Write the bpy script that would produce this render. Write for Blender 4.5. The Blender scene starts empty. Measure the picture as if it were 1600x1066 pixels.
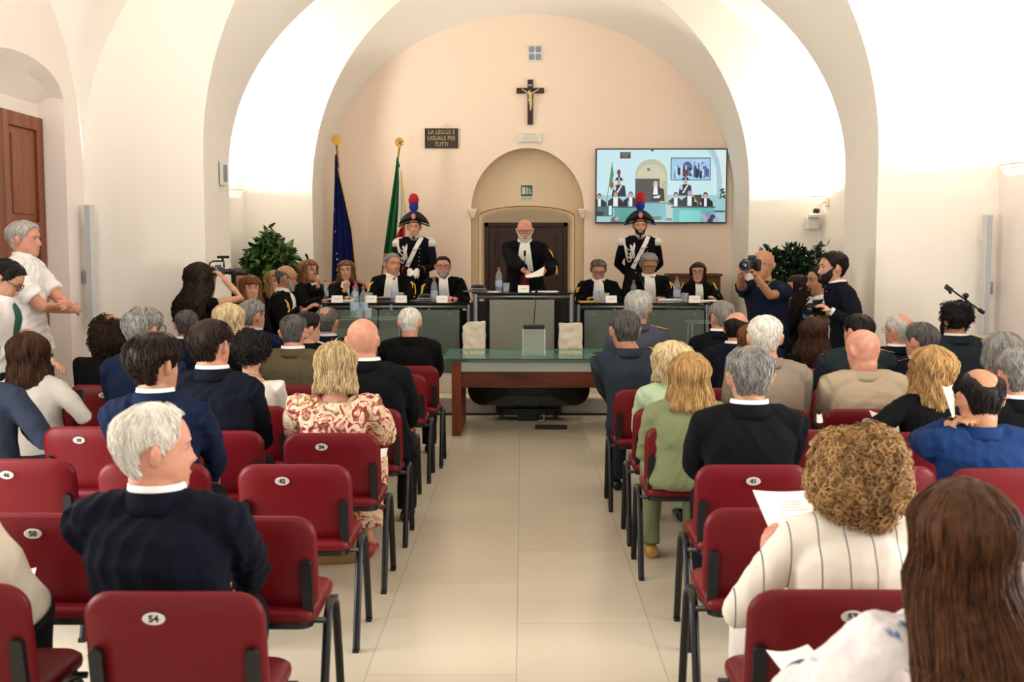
import bpy, math, random
import numpy as np
from mathutils import Vector, Matrix, noise

C = bpy.context.scene
col = C.collection
PI = math.pi
rnd = random.Random(7)

# ------------------------------------------------------------------ camera
F_PX, CAM_Z = 1700.0, 1.68
cam_d = bpy.data.cameras.new('camera')
cam = bpy.data.objects.new('camera', cam_d)
col.objects.link(cam)
cam_d.sensor_width = 36.0
cam_d.lens = 36.0 * F_PX / 1600.0
cam.location = (0, 0, CAM_Z)
cam.rotation_euler = (math.radians(90 - 4.74), 0, math.radians(0.54))
cam_d.dof.use_dof = True
cam_d.dof.focus_distance = 10.5
cam_d.dof.aperture_fstop = 5.0
cam_d.clip_start = 0.05
C.camera = cam
CM = cam.rotation_euler.to_matrix()

# ------------------------------------------------------------------ world and exposure
C.view_settings.view_transform = 'Standard'
C.view_settings.look = 'None'
C.view_settings.gamma = 1.0
C.view_settings.use_curve_mapping = False
C.view_settings.exposure = -0.55
w = bpy.data.worlds.new('world'); C.world = w; w.use_nodes = True
bg = w.node_tree.nodes['Background']
bg.inputs['Color'].default_value = (1.0, 0.97, 0.94, 1)
bg.inputs['Strength'].default_value = 2.0

def area_light(name, loc, direction, sx, sy, power, color):
    l = bpy.data.lights.new(name, 'AREA'); l.shape = 'RECTANGLE'
    l.size = sx; l.size_y = sy; l.energy = power; l.color = color
    o = bpy.data.objects.new(name, l); col.objects.link(o)
    o.location = loc
    o.rotation_euler = Vector(direction).to_track_quat('-Z', 'Y').to_euler()
    return o

# ------------------------------------------------------------------ helpers
def ray(px, py):
    return CM @ Vector(((px - 800) / F_PX, (533 - py) / F_PX, -1.0))

def U(px, py, Y=None, Z=None):
    r = ray(px, py)
    t = Y / r.y if Y is not None else (Z - CAM_Z) / r.z
    return Vector((r.x * t, r.y * t, CAM_Z + r.z * t))

def srgb(h):
    h = h.lstrip('#')
    c = [int(h[i:i + 2], 16) / 255 for i in (0, 2, 4)]
    return tuple(x / 12.92 if x <= .04045 else ((x + .055) / 1.055) ** 2.4 for x in c) + (1,)

MATS = {}
def mat(name, color='#808080', rough=.6, metal=0., bump=None, mix=None, sheen=0., spec=.5, emit=None,
        trans=0., ior=1.45, coat=0., stretch=(1, 1, 1)):
    """bump=(scale,strength,distance); mix=(color2,scale,low,high)"""
    if name in MATS: return MATS[name]
    m = bpy.data.materials.new(name); m.use_nodes = True
    nt = m.node_tree; n = nt.nodes; b = n['Principled BSDF']; L = nt.links
    b.inputs['Base Color'].default_value = srgb(color)
    b.inputs['Roughness'].default_value = rough
    b.inputs['Metallic'].default_value = metal
    b.inputs['Specular IOR Level'].default_value = spec
    b.inputs['IOR'].default_value = ior
    if sheen: b.inputs['Sheen Weight'].default_value = sheen
    if coat: b.inputs['Coat Weight'].default_value = coat
    if trans: b.inputs['Transmission Weight'].default_value = trans
    if emit:
        b.inputs['Emission Color'].default_value = srgb(emit[0]); b.inputs['Emission Strength'].default_value = emit[1]
    if bump or mix:
        tc = n.new('ShaderNodeTexCoord'); mp = n.new('ShaderNodeMapping')
        mp.inputs['Scale'].default_value = stretch
        L.new(tc.outputs['Object'], mp.inputs['Vector'])
    if bump:
        t = n.new('ShaderNodeTexNoise'); t.inputs['Scale'].default_value = bump[0]; t.inputs['Detail'].default_value = 4
        L.new(mp.outputs[0], t.inputs['Vector'])
        bp = n.new('ShaderNodeBump'); bp.inputs['Strength'].default_value = bump[1]; bp.inputs['Distance'].default_value = bump[2]
        L.new(t.outputs['Fac'], bp.inputs['Height']); L.new(bp.outputs[0], b.inputs['Normal'])
    if mix:
        t = n.new('ShaderNodeTexNoise'); t.inputs['Scale'].default_value = mix[1]; t.inputs['Detail'].default_value = 5
        L.new(mp.outputs[0], t.inputs['Vector'])
        r = n.new('ShaderNodeValToRGB')
        r.color_ramp.elements[0].position = mix[2]; r.color_ramp.elements[1].position = mix[3]
        r.color_ramp.elements[0].color = srgb(color); r.color_ramp.elements[1].color = srgb(mix[0])
        L.new(t.outputs['Fac'], r.inputs['Fac']); L.new(r.outputs[0], b.inputs['Base Color'])
    MATS[name] = m
    return m

def glass_mat(name, tint, alpha, rough=.05):
    """thin pane: partly see-through, partly glossy tinted"""
    m = bpy.data.materials.new(name); m.use_nodes = True
    nt = m.node_tree; n = nt.nodes; L = nt.links; b = n['Principled BSDF']; out = n['Material Output']
    b.inputs['Base Color'].default_value = srgb(tint); b.inputs['Roughness'].default_value = rough
    tr = n.new('ShaderNodeBsdfTransparent'); mx = n.new('ShaderNodeMixShader')
    mx.inputs[0].default_value = alpha
    L.new(tr.outputs[0], mx.inputs[1]); L.new(b.outputs[0], mx.inputs[2]); L.new(mx.outputs[0], out.inputs[0])
    MATS[name] = m
    return m

def hair_mat(name, dark, light, rough=.55, tip=None):
    m = bpy.data.materials.new(name); m.use_nodes = True
    nt = m.node_tree; n = nt.nodes; L = nt.links; b = n['Principled BSDF']
    a = n.new('ShaderNodeAttribute'); a.attribute_name = 'tone'
    tc = n.new('ShaderNodeTexCoord'); mp = n.new('ShaderNodeMapping'); mp.inputs['Scale'].default_value = (1, 1, .25)
    t = n.new('ShaderNodeTexNoise'); t.inputs['Scale'].default_value = 60; t.inputs['Detail'].default_value = 3
    L.new(tc.outputs['Object'], mp.inputs['Vector']); L.new(mp.outputs[0], t.inputs['Vector'])
    ad = n.new('ShaderNodeMath'); ad.operation = 'ADD'
    s = n.new('ShaderNodeMath'); s.operation = 'MULTIPLY_ADD'; s.inputs[1].default_value = .7; s.inputs[2].default_value = -.35
    L.new(t.outputs['Fac'], s.inputs[0]); L.new(a.outputs['Fac'], ad.inputs[0]); L.new(s.outputs[0], ad.inputs[1])
    r = n.new('ShaderNodeValToRGB'); e = r.color_ramp.elements
    e[0].position = .15; e[1].position = .85
    e[0].color = srgb(dark); e[1].color = srgb(light)
    L.new(ad.outputs[0], r.inputs['Fac'])
    src = r.outputs[0]
    if tip:
        sp = n.new('ShaderNodeSeparateXYZ'); L.new(tc.outputs['Object'], sp.inputs[0])
        mr = n.new('ShaderNodeMapRange'); mr.inputs['From Min'].default_value = tip[1]; mr.inputs['From Max'].default_value = tip[2]
        L.new(sp.outputs['Z'], mr.inputs['Value'])
        mx = n.new('ShaderNodeMix'); mx.data_type = 'RGBA'
        mx.inputs[7].default_value = srgb(tip[0])
        L.new(mr.outputs[0], mx.inputs[0]); L.new(src, mx.inputs[6]); src = mx.outputs[2]
    L.new(src, b.inputs['Base Color'])
    bp = n.new('ShaderNodeBump'); bp.inputs['Strength'].default_value = .5; bp.inputs['Distance'].default_value = .004
    L.new(t.outputs['Fac'], bp.inputs['Height']); L.new(bp.outputs[0], b.inputs['Normal'])
    b.inputs['Roughness'].default_value = rough; b.inputs['Specular IOR Level'].default_value = .16
    MATS[name] = m
    return m

def tag(o, label=None, cat=None, group=None, kind=None):
    if label: o['label'] = label
    if cat: o['category'] = cat
    if group: o['group'] = group
    if kind: o['kind'] = kind
    return o

def empty(name, loc, rz=0., label=None, cat=None, group=None):
    o = bpy.data.objects.new(name, None); col.objects.link(o)
    o.location = loc; o.rotation_euler = (0, 0, rz); o.empty_display_size = .1
    return tag(o, label, cat, group)

def rot3(rx=0, ry=0, rz=0):
    return np.array((Matrix.Rotation(rz, 3, 'Z') @ Matrix.Rotation(ry, 3, 'Y') @ Matrix.Rotation(rx, 3, 'X')))

class MB:
    def __init__(s): s.v = []; s.f = []; s.n = 0; s.t = []; s.c = []
    def add(s, V, F, tone=.5):
        V = np.asarray(V, float).reshape(-1, 3)
        s.v.append(V); k = s.n
        s.f += [tuple(i + k for i in f) for f in F]
        s.t.append(np.full(len(V), tone)); s.n += len(V)
        return s
    def box(s, c, d, R=None):
        V = np.array([(x, y, z) for x in (-.5, .5) for y in (-.5, .5) for z in (-.5, .5)]) * np.array(d, float)
        if R is not None: V = V @ np.asarray(R).T
        V = V + np.array(c, float)
        return s.add(V, [(0, 1, 3, 2), (4, 6, 7, 5), (0, 4, 5, 1), (2, 3, 7, 6), (0, 2, 6, 4), (1, 5, 7, 3)])
    def rings(s, R, cap=True, tone=.5, close=False):
        R = [np.asarray(r, float) for r in R]; n = len(R[0]); V = np.concatenate(R); F = []
        m = len(R)
        for i in range(m - 1 + (1 if close else 0)):
            a = i * n; b = ((i + 1) % m) * n
            for j in range(n):
                k = (j + 1) % n
                F.append((a + j, a + k, b + k, b + j))
        if cap and not close:
            V = np.concatenate([V, R[0].mean(0)[None], R[-1].mean(0)[None]])
            c0 = m * n; c1 = c0 + 1; a = (m - 1) * n
            for j in range(n):
                k = (j + 1) % n
                F.append((k, j, c0)); F.append((a + j, a + k, c1))
        return s.add(V, F, tone)
    def grid(s, G):
        G = np.asarray(G, float); a, b = G.shape[:2]
        F = [(i * b + j, i * b + j + 1, (i + 1) * b + j + 1, (i + 1) * b + j) for i in range(a - 1) for j in range(b - 1)]
        return s.add(G.reshape(-1, 3), F)
    def tube(s, P, r, n=8, flat=1.0, tone=.5, up=None, cap=True):
        P = [np.array(p, float) for p in P]; m = len(P)
        if not hasattr(r, '__len__'): r = [r] * m
        T = []
        for i in range(m):
            t = P[min(i + 1, m - 1)] - P[max(i - 1, 0)]
            T.append(t / (np.linalg.norm(t) + 1e-9))
        u = np.array(up, float) if up is not None else np.array((0, 0, 1.) if abs(T[0][2]) < .8 else (0, 1., 0))
        R = []; an = np.linspace(0, 2 * PI, n, endpoint=False)
        for i in range(m):
            a = np.cross(T[i], u); a /= (np.linalg.norm(a) + 1e-9); b = np.cross(a, T[i]); b /= (np.linalg.norm(b) + 1e-9)
            u = b
            R.append(P[i] + r[i] * (np.cos(an)[:, None] * a + flat * np.sin(an)[:, None] * b))
        return s.rings(R, cap, tone)
    def ball(s, c, r, n=12, m=8, R=None, tone=.5):
        if not hasattr(r, '__len__'): r = (r, r, r)
        RR = []
        for i in range(m + 1):
            p = -PI / 2 + PI * (i + .02) / (m + .04); an = np.linspace(0, 2 * PI, n, endpoint=False)
            q = np.stack([np.cos(an) * math.cos(p) * r[0], np.sin(an) * math.cos(p) * r[1], np.full(n, math.sin(p) * r[2])], 1)
            if R is not None: q = q @ np.asarray(R).T
            RR.append(q + np.array(c, float))
        return s.rings(RR, True, tone)
    def lathe(s, prof, n=16, c=(0, 0, 0)):
        an = np.linspace(0, 2 * PI, n, endpoint=False)
        return s.rings([np.stack([r * np.cos(an), r * np.sin(an), np.full(n, z)], 1) + np.array(c, float) for r, z in prof], True)
    def prism(s, pts2, d, frame):
        """pts2 outline in (u,v); frame = (origin,u,v,w); extrude d along w"""
        o, u, v, w_ = [np.array(q, float) for q in frame]; n = len(pts2)
        A = np.array([o + u * p[0] + v * p[1] for p in pts2]); B = A + w_ * d
        F = [tuple(range(n))[::-1], tuple(range(n, 2 * n))] + [(i, (i + 1) % n, n + (i + 1) % n, n + i) for i in range(n)]
        return s.add(np.concatenate([A, B]), F)
    def mesh(s, name, M=None):
        me = bpy.data.meshes.new(name)
        V = np.concatenate(s.v) if s.v else np.zeros((0, 3))
        me.from_pydata(V.tolist(), [], s.f)
        return me
    def build(s, name, m=None, parent=None, smooth=True, bevel=0, sharp=None, tone=False, recalc=True):
        me = s.mesh(name)
        if recalc:
            import bmesh
            b = bmesh.new(); b.from_mesh(me); bmesh.ops.recalc_face_normals(b, faces=b.faces); b.to_mesh(me); b.free()
        if m: me.materials.append(m)
        if tone:
            at = me.attributes.new('tone', 'FLOAT', 'POINT'); at.data.foreach_set('value', np.concatenate(s.t))
        o = bpy.data.objects.new(name, me); col.objects.link(o)
        if parent: o.parent = parent
        if smooth: me.polygons.foreach_set('use_smooth', [True] * len(me.polygons))
        if smooth and (sharp or bevel):
            me.set_sharp_from_angle(angle=math.radians(sharp or 40))
        if bevel:
            bm_ = o.modifiers.new('bevel', 'BEVEL'); bm_.width = bevel; bm_.segments = 2; bm_.limit_method = 'ANGLE'
            bm_.harden_normals = False
        return o

def fold(V, N, amp, k=18., seed=0, axis=None):
    """cloth folds: warped sines pushed along the normals"""
    r = np.random.RandomState(seed); d = np.zeros(len(V)); W = V.copy()
    for i in range(3):
        a = r.normal(size=3); a /= np.linalg.norm(a)
        W = W + .03 * np.sin((V @ a)[:, None] * 14 + r.uniform(0, 6, 3))
    for i in range(6):
        a = r.normal(size=3)
        if axis is not None: a = a * np.array(axis)
        a /= np.linalg.norm(a) + 1e-9
        kk = k * r.uniform(.5, 1.8)
        d += (1 - np.abs(np.sin((W @ a) * kk + r.uniform(0, 6))) * 1.6) * r.uniform(.3, 1) / 3
    return V + N * (amp * d)[:, None]

def remesh(mb, name, m, parent, voxel=.01, smooth=5, post=None, fac=.5, decimate=None):
    me = mb.mesh(name)
    import bmesh
    b = bmesh.new(); b.from_mesh(me); bmesh.ops.recalc_face_normals(b, faces=b.faces); b.to_mesh(me); b.free()
    o = bpy.data.objects.new(name, me); col.objects.link(o)
    r = o.modifiers.new('r', 'REMESH'); r.mode = 'VOXEL'; r.voxel_size = voxel; r.use_smooth_shade = True
    if smooth:
        s_ = o.modifiers.new('s', 'SMOOTH'); s_.factor = fac; s_.iterations = smooth
    dg = bpy.context.evaluated_depsgraph_get()
    new = bpy.data.meshes.new_from_object(o.evaluated_get(dg))
    o.modifiers.clear(); o.data = new; bpy.data.meshes.remove(me); new.name = name
    if post:
        n = len(new.vertices); V = np.empty(n * 3); N = np.empty(n * 3)
        new.vertices.foreach_get('co', V); new.vertices.foreach_get('normal', N)
        V2 = post(V.reshape(-1, 3), N.reshape(-1, 3))
        new.vertices.foreach_set('co', V2.reshape(-1)); new.update()
    new.materials.clear(); new.materials.append(m)
    new.polygons.foreach_set('use_smooth', [True] * len(new.polygons))
    if parent: o.parent = parent
    return o

def copy_tree(o, parent=None):
    c = o.copy(); col.objects.link(c); c.parent = parent
    for ch in list(o.children): copy_tree(ch, c)
    return c

def text_mesh(s, size, m, name, parent, loc, rot=(PI / 2, 0, 0), ext=.001, align='CENTER', width=None, offset=0.):
    cu = bpy.data.curves.new('t', 'FONT'); cu.body = s; cu.size = size; cu.extrude = ext; cu.align_x = align; cu.align_y = 'CENTER'
    cu.offset = offset; cu.resolution_u = 3; cu.space_line = 1.05
    o = bpy.data.objects.new('t', cu); col.objects.link(o)
    dg = bpy.context.evaluated_depsgraph_get()
    me = bpy.data.meshes.new_from_object(o.evaluated_get(dg))
    bpy.data.objects.remove(o); bpy.data.curves.remove(cu)
    V = np.empty(len(me.vertices) * 3); me.vertices.foreach_get('co', V); V = V.reshape(-1, 3)
    if width:
        cw = V[:, 0].max() - V[:, 0].min(); V[:, 0] *= width / cw
    V = V @ rot3(*rot).T + np.array(loc); me.vertices.foreach_set('co', V.reshape(-1)); me.update()
    me.materials.clear(); me.materials.append(m); me.name = name
    r = bpy.data.objects.new(name, me); col.objects.link(r)
    if parent: r.parent = parent
    return r

def rrect(w_, h, r, n=6, rb=None):
    """rounded rectangle outline centred on 0"""
    P = []; rb = r if rb is None else rb
    for cx, cy, a0, rr in ((w_ / 2 - r, h / 2 - r, 0, r), (-w_ / 2 + r, h / 2 - r, 90, r), (-w_ / 2 + rb, -h / 2 + rb, 180, rb), (w_ / 2 - rb, -h / 2 + rb, 270, rb)):
        for i in range(n + 1):
            a = math.radians(a0 + 90 * i / n); P.append((cx + rr * math.cos(a), cy + rr * math.sin(a)))
    return np.array(P)
# ------------------------------------------------------------------ the setting
XC = .12; WL, WR = -3.77, 4.07          # near bay walls
D_A, D_M, D_B, D_C, D_E = 9.4, 9.85, 10.25, 13.6, 14.6
SPR = 2.45; DAIS = .36; DX0, DX1 = -3.46, 3.70
plaster = mat('cream_plaster', '#FAF5EC', .85, bump=(6, .05, .01), spec=.2)
plaster_pink = mat('pale_pink_plaster', '#F4EAE2', .85, bump=(6, .05, .01), spec=.2)
plaster_peach = mat('peach_plaster', '#F8E3CF', .8, bump=(5, .05, .01), spec=.2)
soffit_m = mat('soffit_plaster', '#F0EAE0', .85, bump=(6, .05, .01), spec=.2)
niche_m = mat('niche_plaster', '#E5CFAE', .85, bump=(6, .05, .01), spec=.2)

def tiles(name, c1, c2, rough=.22):
    m = mat(name, c1, rough, spec=.5); nt = m.node_tree; n = nt.nodes; L = nt.links; b = n['Principled BSDF']
    def M(op, *a):
        q = n.new('ShaderNodeMath'); q.operation = op
        for i, x in enumerate(a):
            if isinstance(x, (int, float)): q.inputs[i].default_value = x
            else: L.new(x, q.inputs[i])
        return q.outputs[0]
    tc = n.new('ShaderNodeTexCoord'); sp = n.new('ShaderNodeSeparateXYZ'); L.new(tc.outputs['Object'], sp.inputs[0])
    u = M('DIVIDE', M('ADD', sp.outputs['X'], 60 * .597 + .022), .597)          # tile columns 0.6 m wide
    col_ = M('FLOOR', u); odd = M('MODULO', col_, 2.0)
    v = M('DIVIDE', M('ADD', sp.outputs['Y'], M('MULTIPLY', odd, .6)), 1.2)
    fu, fv = M('FRACT', u), M('FRACT', v)
    eu = M('MINIMUM', fu, M('SUBTRACT', 1.0, fu)); ev = M('MINIMUM', fv, M('SUBTRACT', 1.0, fv))
    g = M('MAXIMUM', M('LESS_THAN', eu, .0032), M('LESS_THAN', ev, .0014))
    cid = n.new('ShaderNodeCombineXYZ'); L.new(col_, cid.inputs[0]); L.new(M('FLOOR', v), cid.inputs[1])
    wn = n.new('ShaderNodeTexWhiteNoise'); L.new(cid.outputs[0], wn.inputs['Vector'])
    ns = n.new('ShaderNodeTexNoise'); ns.inputs['Scale'].default_value = 2.5; ns.inputs['Detail'].default_value = 3
    L.new(tc.outputs['Object'], ns.inputs['Vector'])
    f = M('MULTIPLY_ADD', wn.outputs['Value'], .5, M('MULTIPLY', ns.outputs['Fac'], .5))
    mx = n.new('ShaderNodeMix'); mx.data_type = 'RGBA'; mx.inputs[6].default_value = srgb(c1); mx.inputs[7].default_value = srgb(c2); L.new(f, mx.inputs[0])
    m2 = n.new('ShaderNodeMix'); m2.data_type = 'RGBA'; m2.inputs[7].default_value = srgb('#A59A84'); L.new(g, m2.inputs[0]); L.new(mx.outputs[2], m2.inputs[6])
    L.new(m2.outputs[2], b.inputs['Base Color'])
    return m
floor_m = tiles('porcelain_floor_tiles', '#CEC4B0', '#C2B7A2')

fl = MB(); fl.box((.15, 6, -.05), (9.5, 18, .1)); tag(fl.build('floor', floor_m, smooth=False), kind='structure')

def bay_h(X, Y, xl, xr, y0, y1, rise, rise_side, spr=SPR):
    cx, hw = (xl + xr) / 2, (xr - xl) / 2; cy, hy = (y0 + y1) / 2, (y1 - y0) / 2
    a = rise * math.sqrt(max(0, 1 - ((X - cx) / hw) ** 2)); k = rise_side * math.sqrt(max(0, 1 - ((Y - cy) / hy) ** 2))
    return spr + max(a, k)

def cosg(a, b, n): return [a + (b - a) * (1 - math.cos(PI * i / n)) / 2 for i in range(n + 1)]

def vault(name, xl, xr, y0, y1, rise, rs):
    G = [[(X, Y, bay_h(X, Y, xl, xr, y0, y1, rise, rs)) for Y in cosg(y0, y1, 36)] for X in cosg(xl, xr, 60)]
    tag(MB().grid(G).build(name, plaster, recalc=False, sharp=50), kind='structure')
NB0 = 3.9
vault('ceiling', WL, WR, NB0, D_A, 2.98, 2.02)
vault('ceiling_rear', WL, WR, -1.6, NB0, 2.98, 2.02)
vault('ceiling_front', DX0, DX1, D_B, D_C, 2.95, 1.75)

def side_wall(name, X, segs, top, m, th):
    """segs: list of (y0,y1,bottom_fn); top: fn(y). slab of thickness th (sign gives the outward side)"""
    mb = MB()
    for y0, y1, bot in segs:
        n = max(2, int((y1 - y0) / .08)); ys = [y0 + (y1 - y0) * i / n for i in range(n + 1)]
        A = [[(X, y, bot(y)) for y in ys], [(X, y, top(y)) for y in ys]]
        B = [[(X + th, y, bot(y)) for y in ys], [(X + th, y, top(y)) for y in ys]]
        mb.grid(A); mb.grid(B); mb.grid([A[0], B[0]]); mb.grid([A[1], B[1]])
    return tag(mb.build(name, m, recalc=False, sharp=30), kind='structure')
z0 = lambda y: 0.0
def top_near(y):
    if y > NB0: return bay_h(WL, y, WL, WR, NB0, D_A, 0, 2.02)
    return bay_h(WL, y, WL, WR, -1.6, NB0, 0, 2.02)
NY0, NY1 = 7.55, 9.04                                    # window niche in the left wall
def niche_top(y):
    c = (NY0 + NY1) / 2; hw = (NY1 - NY0) / 2 + .001
    return 2.91 + .26 * math.sqrt(max(0, 1 - ((y - c) / hw) ** 2))
side_wall('wall_left', WL, [(-1.6, 2.6, z0), (2.6, 4.6, lambda y: 2.7), (4.6, NY0, z0), (NY0, NY1, niche_top), (NY1, D_A, z0)], top_near, plaster_pink, -.02)
side_wall('wall_right', WR, [(-1.6, 2.2, z0), (2.2, 4.2, lambda y: 2.7), (4.2, D_A, z0)], top_near, plaster_pink, .02)  # the gap in this wall is an added opening for light
side_wall('wall_left_front', DX0, [(D_B, D_C, z0)], lambda y: bay_h(DX0, y, DX0, DX1, D_B, D_C, 0, 1.75), plaster, -.02)
side_wall('wall_right_front', DX1, [(D_B, D_C, z0)], lambda y: bay_h(DX0, y, DX0, DX1, D_B, D_C, 0, 1.75), plaster, .02)

# the deep niche of the left window with its splayed head, and the closed wooden shutters in it
nb = MB(); XD = WL - .22
ys = [NY0 + (NY1 - NY0) * i / 24 for i in range(25)]
zl = 2.88
nb.grid([[(WL, y, niche_top(y)) for y in ys], [(WL - .12, y, niche_top(y) * .6 + zl * .4 + .03) for y in ys], [(XD, y, zl) for y in ys]])
nb.grid([[(WL, NY1, 0), (WL, NY1, niche_top(NY1))], [(WL - .12, NY1, 0), (WL - .12, NY1, niche_top(NY1) * .6 + zl * .4 + .03)], [(XD, NY1, 0), (XD, NY1, zl)]])
nb.grid([[(WL, NY0, 0), (WL, NY0, niche_top(NY0))], [(XD, NY0, 0), (XD, NY0, zl)]])
nb.grid([[(XD, NY0, 0), (XD, NY1, 0)], [(XD, NY0, zl), (XD, NY1, zl)]])
tag(nb.build('window_1', plaster_pink, recalc=False, sharp=30), kind='structure')

def wood_mat(name, c1, c2, sc=(1, 1, .08), rough=.4, s=14):
    m = mat(name, c1, rough, mix=(c2, s, .35, .65), bump=(s * 2, .12, .003), stretch=sc, spec=.4); return m
wood_shutter = wood_mat('shutter_wood', '#8E5230', '#6E3A20', (1, 1, .07))
wood_dark = wood_mat('dark_door_wood', '#3F2416', '#2C180E', (1, 1, .08), .45)
wood_table = wood_mat('cherry_table_wood', '#7A3A18', '#5E2A10', (1, 1, .12), .35)
wood_apron = wood_mat('apron_wood', '#6A3016', '#3E1A0C', (.12, 1, 1), .35)
def shutter(y0, y1, label):
    r = empty('wooden_shutter', (XD + .03, (y0 + y1) / 2, 0), 0, label, 'shutter', 'tall wooden shutters of the left window')
    h = y1 - y0; z1 = 2.76
    f = MB()
    for yy in (-h / 2 + .055, h / 2 - .055): f.box((0, yy, z1 / 2), (.05, .11, z1))
    for zz, hh in ((z1 - .055, .11), (1.85, .12), (.95, .12), (.08, .16)): f.box((0, 0, zz), (.05, h - .2, hh))
    f.build('frame', wood_shutter, r, smooth=False, bevel=.006)
    for za, zb in ((1.91, z1 - .11), (1.01, 1.79), (.16, .89)):
        p = MB(); p.box((-.008, 0, (za + zb) / 2), (.02, h - .22, zb - za)); p.box((.006, 0, (za + zb) / 2), (.02, h - .34, zb - za - .12))
        p.build('panel', wood_shutter, r, smooth=False, bevel=.008)
    return r
ymid = (NY0 + .04 + NY1 - .04) / 2
shutter(ymid + .003, NY1 - .03, 'tall panelled brown wooden shutter by the white niche edge, behind the man with crossed arms')
shutter(NY0 + .03, ymid - .003, 'tall panelled brown wooden shutter in the left window niche, half cut by the frame edge')

# arches: faces with openings
def arch_pts(cx, a, spr, rise, y, n=48, zb=0.):
    P = [(cx - a, y, zb)]
    P += [(cx - a, y, zb + (spr - zb) * i / 6) for i in range(1, 6)]
    P += [(cx - a * math.cos(PI * i / n), y, spr + rise * math.sin(PI * i / n)) for i in range(n + 1)]
    P += [(cx + a, y, spr + (zb - spr) * i / 6) for i in range(1, 7)]
    return np.array(P)
def face_with_arch(name, y, xl, xr, cx, a, spr, rise, m, ztop=7., zb=0., th=.02):
    P = arch_pts(cx, a, spr, rise, y, zb=zb); Q = P.copy()
    for i, (px, py, pz) in enumerate(P):
        if pz <= spr + 1e-6: Q[i] = (xl if px < cx else xr, py, pz)
        else:
            t = math.atan2((pz - spr) / rise, (px - cx) / a)      # 0..pi
            dx, dz = math.cos(t), math.sin(t)
            hx = (xr - cx) if dx > 0 else (cx - xl); hz = ztop - spr
            k = min(hx / abs(dx) if abs(dx) > 1e-6 else 1e9, hz / dz if dz > 1e-6 else 1e9)
            Q[i] = (cx + dx * k, py, spr + dz * k)
    mb = MB(); mb.grid([P, Q])
    return tag(mb.build(name, m, smooth=False, recalc=False), kind='structure')
A_ = (XC + .03, 2.886, 2.50, 2.91); M_ = (XC + .02, 2.88, 2.46, 2.42); B_ = (XC + .01, 2.876, 2.42, 2.225)
E_ = (XC - .02, 2.71, 2.42, 2.86); W_ = (XC - .05, 2.72, 2.42, 2.31)
face_with_arch('wall_pier', D_A, WL, WR, *A_, plaster)
face_with_arch('wall_pier_rear', D_B, DX0 - .02, DX1 + .02, *B_, plaster)
face_with_arch('wall_pier_front', D_C, DX0, DX1, *E_, plaster)
def soffit(name, arcs, m):
    mb = MB(); mb.grid([arch_pts(a[0], a[1], a[2], a[3], y) for a, y in arcs])
    return tag(mb.build(name, m, recalc=False, sharp=14), kind='structure')
soffit('trim_1', [(A_, D_A), (M_, D_M), (B_, D_B)], soffit_m)
soffit('trim_2', [(E_, D_C), ((W_[0], W_[1], W_[2], W_[3] + .05), D_E)], soffit_m)

# end wall with the door niche
NC, NA, NS, NR = .07, .755, 2.20, .84     # outer niche: centre, half width, springing, rise
mb = MB(); P = arch_pts(NC, NA, NS, NR, D_E, n=32)
Q = []
for p in P:
    if p[2] <= NS + 1e-6: Q.append((-3.2 if p[0] < NC else 3.3, D_E, p[2]))
    else:
        t = math.atan2((p[2] - NS) / NR, (p[0] - NC) / NA); dx, dz = math.cos(t), math.sin(t)
        k = min(3.25 / max(abs(dx), 1e-6), 3.2 / max(dz, 1e-6)); Q.append((NC + dx * k, D_E, NS + dz * k))
mb.grid([P, Q]); tag(mb.build('wall_end', plaster_peach, smooth=False, recalc=False), kind='structure')
mb = MB(); mb.grid([P, P + np.array((0, .28, 0))])
tag(mb.build('trim_3', niche_m, recalc=False, sharp=30), kind='structure')
IA, IS, IR, DI, DDOOR = .66, 2.14, .15, D_E + .28, D_E + .62
P2 = arch_pts(NC - .01, IA, IS, IR, DI, n=32); P1 = arch_pts(NC, NA, NS, NR, DI, n=32)
mb = MB(); mb.grid([P2, P1]); tag(mb.build('wall_niche', niche_m, smooth=False, recalc=False), kind='structure')
mb = MB(); mb.grid([P2, P2 + np.array((0, DDOOR - DI, 0))]); tag(mb.build('trim_4', niche_m, recalc=False, sharp=30), kind='structure')
mb = MB(); mb.box((NC, DDOOR + .06, 1.25), (1.6, .04, 2.6)); tag(mb.build('wall_niche_back', niche_m, smooth=False), kind='structure')
cb = mat('corbel_plaster', '#E9DCC4', .8)
for k, sx in enumerate((-1, 1)):
    mb = MB(); x = NC + sx * (NA - .03)
    for i, (w_, z) in enumerate(((.05, 2.13), (.07, 2.16), (.09, 2.19), (.11, 2.22))):
        mb.box((x, D_E + .05, z), (w_, .18 + w_, .032))
    tag(mb.build('trim_%d' % (5 + k), cb, smooth=False, bevel=.006), kind='structure')

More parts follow.
